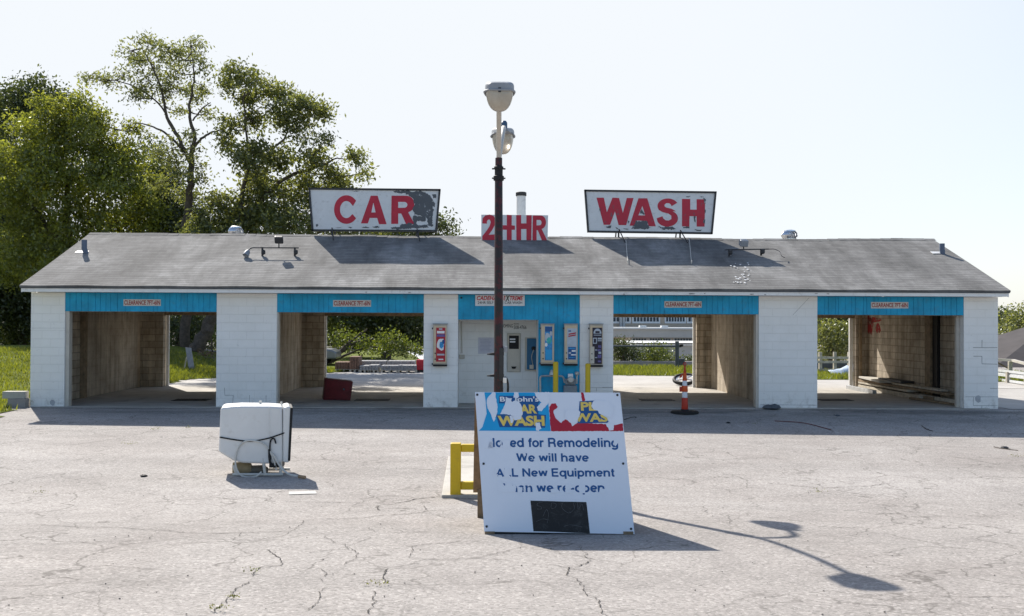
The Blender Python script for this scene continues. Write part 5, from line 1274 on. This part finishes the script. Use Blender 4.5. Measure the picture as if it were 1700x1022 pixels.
tree('tall_tree', 'tall airy tree with forked bare trunk against the sky', 'tree', 46, [(308,610,0,.24),(311,480,0,.22),(308,390,0,.19),(313,340,0,.17),(316,300,0,.15),(317,262,0,.13)],
     [[(316,270,0,.11),(300,235,0,.09),(278,195,.3,.07),(268,150,.3,.05),(250,105,.2,.03),(236,80,.2,.015)], [(317,262,0,.11),(322,225,-.2,.09),(314,185,-.3,.07),(322,135,-.3,.05),(318,75,-.3,.02)], [(314,258,0,.07),(280,225,.2,.05),(248,208,.3,.04),(216,204,.3,.015)], [(317,248,0,.07),(335,230,-.4,.05),(352,219,-.5,.04),(372,214,-.5,.03)], [(290,215,.3,.05),(262,170,.5,.04),(215,140,.5,.03),(160,128,.5,.015)], [(320,200,-.3,.04),(335,180,-.5,.03),(350,170,-.5,.02)]],
     [(222,85,24),(248,72,22),(283,88,24),(318,76,24),(332,108,18),(292,118,18),(254,112,16),(206,126,17),(178,132,18),(152,130,13,.8),(236,146,22),(268,148,20),(305,150,22),(334,140,16),(298,185,12,.8),(330,165,14),(226,100,16),(285,140,16),(222,158,15),(262,92,14),(300,100,16),(240,128,16),(320,255,10,.6),(290,268,14),(270,300,24),(300,320,22),(285,245,18),(305,285,16),(335,275,14),(328,300,14,.8),(262,262,18),(340,330,18),(318,225,10,.7),(345,190,9,.6)], LEAF_W, .20, 20, .85, .22, 1.4, asp=.42, twigs=7)
tree('leaning_tree', 'wide spreading tree with leaning trunk behind the CAR sign', 'tree', 45, [(318,612,0,.34),(332,570,0,.30),(350,525,0,.27),(372,450,0,.24),(395,385,0,.2),(420,345,0,.17)],
     [[(395,385,0,.13),(440,325,0,.11),(480,292,.2,.09),(525,278,.3,.06),(560,262,.3,.03)], [(395,385,0,.12),(402,320,-.2,.10),(415,262,-.2,.07),(408,215,-.2,.05),(404,160,-.2,.02)], [(420,300,-.2,.08),(445,255,0,.07),(475,225,0,.05),(472,190,0,.02)], [(372,450,0,.12),(430,420,.5,.1),(500,395,.8,.08),(590,370,1,.04)]],
     [(395,118,20),(378,142,17),(412,132,18),(402,165,20),(440,150,20),(472,158,22),(505,178,26),(535,188,19),(462,190,26),(425,205,22),(495,212,22),(385,215,20),(372,240,16),(412,262,34),(462,262,30),(515,262,22),(545,290,24),(588,262,17),(603,285,13,.8),(560,322,32),(500,320,40),(440,330,40),(398,352,36),(362,335,22),(345,368,24),(555,362,44),(615,365,34),(480,372,44),(540,230,10,.6),(430,300,30),(330,390,30),(390,385,36),(430,380,40),(530,250,14,.5)], LEAF_M, .23, 24, 1.3, .25, 1.6, asp=.45, twigs=6)
tree('leafy_tree', 'lower green tree peeking above the ridge right of CAR sign', 'tree', 56, [(640,612,0,.3),(645,520,0,.26),(660,430,0,.18),(690,390,0,.1)], [[(645,500,0,.18),(600,470,0,.12),(560,440,0,.06)]],
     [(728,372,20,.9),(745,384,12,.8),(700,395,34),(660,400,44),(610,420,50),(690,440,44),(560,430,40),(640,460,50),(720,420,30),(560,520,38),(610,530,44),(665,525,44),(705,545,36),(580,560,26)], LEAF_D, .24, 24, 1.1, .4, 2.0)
tree('low_tree', 'sunlit low spreading tree seen through the bay with red bin', 'tree', 48, [(545,622,0,.16),(556,590,0,.14),(580,572,0,.1),(620,562,0,.06)], [[(552,600,0,.07),(585,585,.2,.05),(620,575,.3,.035),(660,590,.3,.02)], [(556,590,0,.07),(590,560,0,.05),(610,545,0,.03)]],
     [(650,570,22),(672,577,18),(625,577,16),(598,574,14,.8),(690,584,11),(560,556,16,.5),(580,562,14,.6)], LEAF_B, .15, 22, 1.7, .26, 1.0)
tree('shrub', 'bright shrub behind leftmost bay beside the leaning trunk', 'shrub', 47, [(352,604,0,.05),(352,580,0,.04),(350,560,0,.03)], [], [(352,560,14),(340,575,10),(360,582,12)], LEAF_B, .13, 20, 1.6, .2, .8)
tree('shade_tree', 'dark low tree behind leftmost bay left of the leaning trunk', 'tree', 49, [(292,606,0,.12),(294,570,0,.1),(300,530,0,.06)], [], [(290,540,22),(310,560,18),(280,580,18),(318,530,16),(300,590,16),(345,520,16,.6),(330,545,12,.5)], LEAF_D, .17, 24, 1.5, .3, 1.6)
tree('dry_brush', 'heap of reddish dry brush at foot of the leaning tree', 'brush pile', 43.5, [(340,608,0,.03),(342,600,0,.02),(344,590,0,.01)], [], [(340,592,11),(355,594,12),(328,597,8)], DRYM, .12, 22, 1.8, .18, .8, barkm=BARKP)
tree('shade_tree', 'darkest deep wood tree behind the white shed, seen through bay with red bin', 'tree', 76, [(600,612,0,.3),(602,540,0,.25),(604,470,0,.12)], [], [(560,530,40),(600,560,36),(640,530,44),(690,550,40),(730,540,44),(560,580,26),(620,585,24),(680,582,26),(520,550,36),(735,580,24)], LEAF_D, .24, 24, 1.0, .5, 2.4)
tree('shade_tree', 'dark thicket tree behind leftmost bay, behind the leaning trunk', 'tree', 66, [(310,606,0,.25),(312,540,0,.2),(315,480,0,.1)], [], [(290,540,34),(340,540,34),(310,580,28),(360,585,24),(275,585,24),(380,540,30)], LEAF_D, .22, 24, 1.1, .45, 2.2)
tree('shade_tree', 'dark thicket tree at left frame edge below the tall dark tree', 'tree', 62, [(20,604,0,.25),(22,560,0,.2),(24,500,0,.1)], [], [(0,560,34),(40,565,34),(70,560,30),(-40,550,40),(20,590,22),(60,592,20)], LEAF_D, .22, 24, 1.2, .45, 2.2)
# far trees down the slope
for px, py, r, Y, mm, nm, lbl, extra in (
   (1380,565,26,62,LEAF_M,'leafy_tree','green tree seen through lumber bay, beyond the rail fence', [(1400,545,20),(1362,552,20),(1392,585,18),(1372,590,16),(1408,575,16)]),
   (1390,528,24,85,LEAF_D,'shade_tree','dark taller tree farther beyond the rail fence', [(1365,522,22),(1410,520,22),(1345,530,20),(1430,530,22)]),
   (1690,535,18,70,LEAF_M,'leafy_tree','rounded green tree above dark shed roof at right edge', [(1705,520,18),(1675,545,13),(1715,545,22),(1692,552,16),(1668,556,10)]),
   (1664,528,12,90,LEAF_D,'shade_tree','dark tree between right pillar and the rounded green tree', [(1652,535,14),(1668,518,6,.8),(1672,540,12),(1660,552,12)])):
    tree(nm, lbl, 'tree', Y, [(px, 640, 0, .25), (px+2, 590, 0, .2), (px, py, 0, .1)], [], [(px, py, r)]+extra, mm, .24, 24, .95, .42, 2.0)
tree('shrub', 'dark dense shrub left of pale shrubs beyond the rear drive', 'shrub', 47.6, [(1035,606,0,.06),(1035,592,0,.05),(1038,580,0,.03)], [], [(1030,586,17),(1044,578,15),(1053,590,14),(1018,577,16),(1036,598,14)], LEAF_D, .13, 24, 2.6, .22, .9)
tree('shrub', 'pale green feathery shrub behind the low kerb, left of post', 'shrub', 48.2, [(1090,606,0,.05),(1090,595,0,.04),(1088,582,0,.03)], [], [(1090,588,15),(1074,592,14),(1106,590,14),(1062,597,11),(1116,597,10),(1090,600,12),(1078,580,8,.5),(1100,578,7,.5)], LEAF_B, .13, 22, 2.4, .22, .9)
tree('shrub', 'small dark bush right of the fence post', 'shrub', 48.0, [(1145,606,0,.04),(1145,598,0,.03),(1145,592,0,.02)], [], [(1144,594,8),(1152,598,7),(1140,600,5)], LEAF_D, .12, 22, 1.8, .16, .6)
# weeds in the pavement
WEED = m_leaf('weed leaves', (.10, .11, .02), (.22, .22, .05), .4)
for i, (px, py, s, lbl) in enumerate(((386,993,.5,'green weed in long crack near lower left, lower one'), (418,951,.8,'yellowish weed at the bend of the long crack'), (362,1013,.6,'weed in the long crack at bottom frame edge'), (630,971,.8,'yellow weed in crack left of sign foot'), (212,738,1.5,'low yellow weed patch left of the white tank'), (258,713,1.6,'thin weed strip beside the building shadow at left'), (312,711,.8,'small weed tuft at shadow edge left of tank'), (1358,818,1.0,'pale weed on open pavement right of lamp shadow'), (66,819,.8,'tiny weed tuft near left frame edge'), (90,668,1.2,'green weed at foot of the leftmost pillar'), (1256,704,1.2,'dark green weed on the shaded apron right of cone'), (1684,758,1.3,'weed in dirt near the right frame edge'), (1118,676,.0,''))):
    if not s: continue
    q = ong(px, py); n = int(34*max(1, s)); sp = .034*s
    P = np.stack([q.x+rng.normal(0, sp*1.6, n), q.y+rng.normal(0, sp*.8, n), q.z+.012+np.abs(rng.normal(0, .022*min(s, 1.2), n))], -1)
    if px == 90: P[:, 2] += rng.random(n)*.13; P[:, 0] = q.x+rng.normal(0, .03, n); P[:, 1] = D-.06+rng.normal(0, .03, n)
    o = link('weed', fastmesh('weed', leaves(P, .022, .6, .4), 4), WEED); props(o, lbl, 'weed', 'weeds in the pavement')

# ------------------------------------------------------------------ beyond the bays
# leaning grey board and stake behind the left bay
a_, b_ = at(319.5, 618, 38), at(313, 577, 38.3); zg = float(gz(a_.x, 38)); 
o = MB().obox((a_+b_)/2+Vector((0, 0, -.05)), ((a_-b_)*.56), (.11, 0, -.01), (0, .02, 0)).build('leaning_slab', BLOCKG, None, bevel=.01); props(o, 'grey slab standing tilted in grass behind leftmost bay', 'slab')
a_, b_ = at(304, 622, 37.5), at(310, 592, 37.6); o = MB().tube([a_, b_], .025, 8).build('stake', WOODG); props(o, 'thin pale stake leaning beside the tilted grey slab', 'stake')
# pallets of brick and block behind bay two
def pallet(px0, py0, px1, py1, Y, mm, lbl, rows=5, cols=6, dep=1.0, group='pallets of masonry behind the bay'):
    a_, b_ = at(px0, py0, Y), at(px1, py1, Y); zb = float(gz((a_.x+b_.x)/2, Y))
    t = thing('masonry_pallet', lbl, 'pallet', ((a_.x+b_.x)/2, Y+dep/2, zb), group)
    m = MB(); m.box(a_.x, b_.x, Y, Y+dep, zb+.09, zb+.11)
    for k in range(3): m.box(a_.x+(b_.x-a_.x)*k/2.2, a_.x+(b_.x-a_.x)*k/2.2+.08, Y, Y+dep, zb, zb+.09)
    m.build('pallet_deck', WOODG, t)
    m = MB(); H = a_.z-zb-.11; w = (b_.x-a_.x)/cols; h = H/rows
    for j in range(rows):
        for i in range(cols):
            for k in range(2): m.box(a_.x+i*w+.006, a_.x+(i+1)*w-.006, Y+k*dep/2+random.uniform(0, .02), Y+(k+1)*dep/2-.01, zb+.112+j*h+.003, zb+.112+(j+1)*h-.003)
    m.build('masonry_stack', mm, t)
pallet(556, 601, 583, 617, 40.6, BRICKP, 'low pallet of brown bricks, leftmost behind the red bin'); pallet(580, 592, 596, 617, 40.4, BRICKP, 'taller pallet of brown bricks behind the red bin', 8, 4)
pallet(597, 607, 612, 618, 40.0, BLOCKG, 'low pallet of grey blocks right of brick pallets', 4, 3); pallet(612, 606, 627, 618, 40.0, BLOCKG, 'low grey block pallet, second right of brick pallets', 4, 3); pallet(632, 607, 660, 618, 40.0, BLOCKG, 'wide low grey block pallet at centre of bay view', 4, 6); pallet(660, 606.5, 691, 618, 40.0, BLOCKG, 'wide low grey block pallet nearest the red crate', 4, 6)
pallet(597, 599, 640, 612, 41.6, BLOCKG, 'rear grey block pallet behind the low pallets, left', 6, 7); pallet(643, 599, 688, 612, 41.6, BLOCKG, 'rear grey block pallet behind the low pallets, right', 6, 7)
a_, b_ = at(691, 597, 40.4), at(700, 614, 40.4); zb = float(gz(a_.x, 40.4))
t = thing('red_crate', 'bright red crate on dark feet beside the grey block pallets', 'crate', (a_.x, 40.4, zb)); MB().box(a_.x, a_.x+.34, 40.4, 41.0, b_.z, a_.z).build('crate_body', REDP, t, bevel=.02); MB().box(a_.x+.02, a_.x+.32, 40.45, 40.95, zb, b_.z).build('feet', DARK, t)
# silver pickup beyond the trees
t = thing('parked_car', 'silver car parked beyond the brick pallets under the trees', 'car', (at(548,612,46).x, 46.8, 0))
a_ = at(528, 612, 46); x0, x1 = a_.x-1.6, at(558, 612, 46).x; SILV = mat('silver car paint', (.22, .23, .25), .3, .05, 3, metal=.4, bump=0)
MB().prism([(x0, 46, .3), (x1, 46, .3), (x1+.02, 46, .62), (x1-.25, 46, .75), (x1-1.0, 46, .82), (x0, 46, .82)], (0, 1.65, 0)).build('body', SILV, t, bevel=.08, seg=3)
MB().prism([(x0+.1, 46.1, .82), (x1-1.0, 46.1, .82), (x1-1.55, 46.15, 1.3), (x0+.4, 46.15, 1.32)], (0, 1.4, 0)).build('cabin', GLASS, t, bevel=.05)
MB().box(x0+.45, x1-1.6, 46.2, 47.4, 1.3, 1.36).build('car_roof', SILV, t, bevel=.03)
for xx_ in (x0+.7, x1-.75):
    for yy in (46.0, 47.45): MB().lathe((xx_, yy+.2, .31), [(.1, -.1), (.31, -.1), (.31, .1), (.1, .1)], 20, (0, 1, 0)).build('wheel', BLACK, t)
# pale low storage shed behind, its roof in the sun
a_, b_ = at(545, 597, 66), at(700, 606, 66); zb = float(gz(-6, 66)); zb = min(zb, b_.z-.3)
t = thing('storage_shed', 'long low white roofed shed far behind the masonry pallets', 'shed', ((a_.x+b_.x)/2, 68, zb))
MB().box(a_.x, b_.x, 66, 72, zb-1.5, a_.z-.25).build('wall', GREYW, t); MB().prism([(a_.x-.2, 65.7, a_.z-.25), (a_.x-.2, 69, a_.z+.5), (a_.x-.2, 72.3, a_.z-.25), (a_.x-.2, 72.3, a_.z-.32), (a_.x-.2, 65.7, a_.z-.32)], (b_.x-a_.x+.4, 0, 0)).build('roof', ROOFW, t)
t_b = at(615, 602, 65.95); MB().box(t_b.x-.25, t_b.x+.25, 65.96, 65.99, t_b.z-.35, t_b.z+.1).build('door', BLUE, t)
# kerb wall, fence post and the school beyond bay three
a_, b_ = at(1016, 599, 46.8), at(1160, 607, 46.8)
o = MB().box(1.5, 11.5, 46.7, 47.0, -.3, a_.z).build('kerb_wall', KERBM, None, bevel=.03); props(o, 'low rough concrete kerb wall along the far grass', 'low wall')
t = thing('pipe_fence', 'steel pipe post and top rail standing in the far grass', 'fence', (at(1124,612,45).x, 45, 0))
p = at(1124, 566, 45); MB().tube([(p.x, 45, -.1), (p.x, 45, p.z)], .09, 10).build('post', GREYP, t); q = at(1050, 574.5, 45); q2 = at(1131, 574.5, 45); MB().tube([(q.x-3, 45, q.z), (q2.x, 45, q2.z)], .045, 8).build('rail', GREYP, t); MB().lathe((q2.x, 45, q2.z), [(.09, -.02), (.09, .08), (.03, .1)], 10).build('cap', BLACK, t)
a_ = at(1131, 600, 45.3); MB().box(a_.x-.12, a_.x+.14, 45.2, 45.4, a_.z-.16, a_.z+.14).build('utility_box', GREYP, t, bevel=.02)
# school
YS = 95; zg = -4.5
t = thing('school_building', 'long tan two storey building with window bands far beyond the rear drive', 'building', (at(1080,560,YS).x, YS, zg))
xa, xb = at(985, 560, YS).x, at(1215, 560, YS).x; zu0, zu1 = at(1080, 534, YS).z, at(1080, 526.5, YS).z
ztop_ = at(1080, 512, YS).z
MB().box(xa, xb, YS+.3, YS+12, zg, ztop_).build('wall', TANW, t); MB().box(xa-.3, xb+.3, YS-.2, YS+12.4, ztop_, ztop_+.3).build('roof', ROOFW, t)
for px0, px1, n in ((1012,1046,6), (1052,1095,8), (1106,1138,7), (1143,1175,6)):
    a_, b_ = at(px0, 526.5, YS), at(px1, 533.5, YS)
    f = MB().box(a_.x-.1, b_.x+.1, YS+.22, YS+.31, b_.z-.18, a_.z+.1).build('window_band', ROOFW, t); m = MB(); w = (b_.x-a_.x)/n
    for k in range(n): m.box(a_.x+k*w+.045, a_.x+(k+1)*w-.045, YS+.19, YS+.222, b_.z, a_.z)
    m.build('pane', GLASS, f)
for px in (1031, 1036): a_ = at(px, 530, YS); MB().box(a_.x-.12, a_.x+.12, YS+.0, YS+.29, zg, ztop_).build('downpipe', GREYW, t)
# lower wing
YW = 88; z1 = at(1080, 546, YW).z; z0 = at(1080, 560, YW).z; z00 = at(1080, 567, YW).z
wg = MB().box(xa, xb, YW, YS+.25, z0, z1).build('wing_wall', GREYW, t); MB().box(xa-.3, xb+.3, YW-.3, YS+.28, z1, z1+.14).build('wing_roof', ROOFW, t)
MB().box(xa, xb, YW+.5, YS+.2, zg, z0-.002).build('lower_wall', TANW, t)
for px0, px1, n in ((1050,1073,5), (1078,1113,8), (1119,1152,7)):
    a_, b_ = at(px0, 561.5, YW+.5), at(px1, 566.5, YW+.5); f = MB().box(a_.x-.1, b_.x+.1, YW+.42, YW+.495, b_.z-.1, a_.z+.05).build('window_band', GREYW, t); m = MB(); w = (b_.x-a_.x)/n
    for k in range(n): m.box(a_.x+k*w+.035, a_.x+(k+1)*w-.035, YW+.39, YW+.425, b_.z, a_.z)
    m.build('pane', GLASS, f)
m = MB()
for px in (1067, 1103): a_ = at(px, 543, YW+1); m.box(a_.x-.3, a_.x+.3, YW+.8, YW+1.4, z1+.145, z1+.32)
m.build('roof_unit', ROOFW, t, split=True)
# pale flat roofed annex in front
YA = 70; a_, b_ = at(1052, 569, YA), at(1200, 600, YA)
t = thing('annex_building', 'low pale annex with white roof edge behind the shrubs', 'building', ((a_.x+b_.x)/2, YA+3, -4.5))
MB().box(a_.x, b_.x, YA, YA+8, -5, a_.z-.16).build('wall', GREYW, t); MB().prism([(a_.x-.2, YA-.3, a_.z-.16), (b_.x+.2, YA-.3, a_.z-.16), (b_.x+.2, YA-.3, a_.z+.0), (a_.x-.2, YA-.3, a_.z-.0)], (0, 8.6, .0)).build('roof', ROOFW, t)
MB().box(a_.x-.25, b_.x+.25, YA-.36, YA-.31, a_.z-.06, a_.z+.02).build('gutter', DARK, t)
# rail fence and tarp seen through bay four
t = thing('rail_fence', 'weathered rail fence beyond the grass through the lumber bay', 'fence', (13.8, 41.5, 0))
for px in (1362, 1386, 1410, 1432):
    p = at(px, 584, 41.5); MB().box(p.x-.06, p.x+.06, 41.45, 41.57, -.2, p.z).build('post', WOODG, t)
for py in (593.5, 600.5, 614):
    p = at(1350, py, 41.4); q = at(1440, py+.5, 41.4); MB().box(p.x, q.x, 41.4, 41.445, p.z-.05, p.z+.05).build('rail', WOODG, t)
p, q = at(1340, 602, 42.6), at(1445, 614, 42.6); o = MB().box(p.x, q.x, 42.5, 42.8, -.3, p.z).build('retaining_wall', GREYP, None, bevel=.02); props(o, 'dark retaining wall behind the weathered rail fence', 'wall')
p = at(1396, 620, 39.6); V = []; nxx, nyy = 9, 6
t_ = MB()
for j in range(nyy):
    for i in range(nxx): V.append((p.x-.45+.13*i+.02*random.random(), 39.4+.16*j, float(gz(p.x, 39.5))+.02+.40*math.sin(math.pi*j/(nyy-1))**.7*(.35+.65*i/(nxx-1))*random.uniform(.8, 1.1)))
t_.add(V, [(j*nxx+i, j*nxx+i+1, (j+1)*nxx+i+1, (j+1)*nxx+i) for j in range(nyy-1) for i in range(nxx-1)])
o = t_.build('tarp_heap', mat('white blue tarp', (.52, .60, .70), .5, .35, 4), None, smooth=True); props(o, 'crumpled white and blue tarp heap on the grass strip', 'tarp')
# right side: guard rail, barrier, timber railing, dark roofed shed
gp = lambda px, py, Y: at(px, py, Y)
t = thing('guardrail', 'galvanised two beam guardrail leaving frame at right', 'guardrail', (19.5, 34, 0))
g0, g1 = gp(1640, 616, 37), gp(1735, 627, 31)
for dz in (0, -.33):
    a_, b_ = g0+Vector((0, 0, dz)), g1+Vector((0, 0, dz)); d = (b_-a_)/2; sd = Vector((-d.y, d.x, 0)).normalized()
    m = MB(); 
    for k, (o1, o2) in enumerate(((.075, .0), (.0, .03), (-.075, .0))): m.obox((a_+b_)/2+sd*o2+Vector((0, 0, o1)), d, sd*.012, (0, 0, .042))
    m.build('beam', mat('weathered zinc', (.52, .53, .54), .5, .12, 5), t)
for k in (.1, .42, .74): c_ = g0.lerp(g1, k); MB().box(c_.x-.06, c_.x+.06, c_.y+.05, c_.y+.16, -.3, c_.z+.06).build('post', WOODG, t)
o = MB(); a_, b_ = gp(1645, 638, 36.2), gp(1740, 651, 30.2); d = (b_-a_)/2; sd = Vector((-d.y, d.x, 0)).normalized(); o.obox((a_+b_)/2+Vector((0, 0, -.22)), d, sd*.12, (0, 0, .22)); o = o.build('kerb_beam', WOODG, None, bevel=.02); props(o, 'weathered low beam edging the drive below the guardrail', 'kerb')
t = thing('timber_railing', 'bleached timber railing above the guardrail at right edge', 'railing', (21, 38, 0))
a_, b_, c_ = gp(1645, 596, 39), gp(1682, 598, 38), gp(1720, 608, 35)
m = MB()
for p, q in ((a_, b_), (b_, c_)): d = (q-p)/2; m.obox((p+q)/2, d*1.01, Vector((-d.y, d.x, 0)).normalized()*.06, (0, 0, .045))
m.build('top_rail', CONC, t)
for q, k in ((gp(1677, 598, 38.1), 1), (gp(1650, 597, 38.9), 1)): MB().box(q.x-.07, q.x+.07, q.y-.05, q.y+.05, -.3, q.z-.04).build('post', WOODG, t)
d1, d2 = gp(1655, 601, 38.8), gp(1676, 612, 38.2); MB().tube([d1, d2], .035, 6).build('brace', WOOD, t)
# dark shed roof
Ysd = 52; a_, b_, c_ = gp(1640, 562, Ysd), gp(1760, 520, Ysd-2), gp(1760, 640, Ysd-2)
t = thing('dark_shed', 'dark grey roofed shed beyond the guardrail at right', 'shed', (28, Ysd, -2))
rz0 = gp(1640, 562, Ysd); zlow_ = gp(1660, 618, 46).z
MB().prism([(gp(1645, 560, Ysd).x, Ysd, gp(1645, 560, Ysd).z), (gp(1700, 543, Ysd).x, Ysd, gp(1700, 543, Ysd).z), (gp(1760, 524, Ysd).x, Ysd, gp(1760, 524, Ysd).z), (gp(1760, 524, Ysd).x+1, 46, zlow_), (gp(1640, 560, 46).x, 46, zlow_)], (0, .05, -.12)).build('roof', SHEDROOF, t)
MB().box(gp(1650, 560, 46).x, gp(1760, 560, 46).x, 46.6, Ysd-.3, -5, zlow_-.1).build('wall', TANW, t)

# far-off wood closing the horizon
def wood(n):
    x = rng.uniform(-190, 230, n//40); y = 175+rng.normal(0, 8, n//40); top = 3.2+1.6*np.sin(x*.09)+1.0*np.sin(x*.31+1)+rng.normal(0, .5, n//40)
    z = -6+(top+6)*rng.random(n//40)**.7
    C_ = np.stack([x, y, z], -1)[:, None, :]+rng.normal(0, .8, (n//40, 40, 3)); return C_.reshape(-1, 3)
o = link('distant_wood', fastmesh('distant_wood', leaves(wood(60000), .75), 4), LEAF_D); props(o, 'far dark wood along the horizon', 'wood', None, 'stuff')
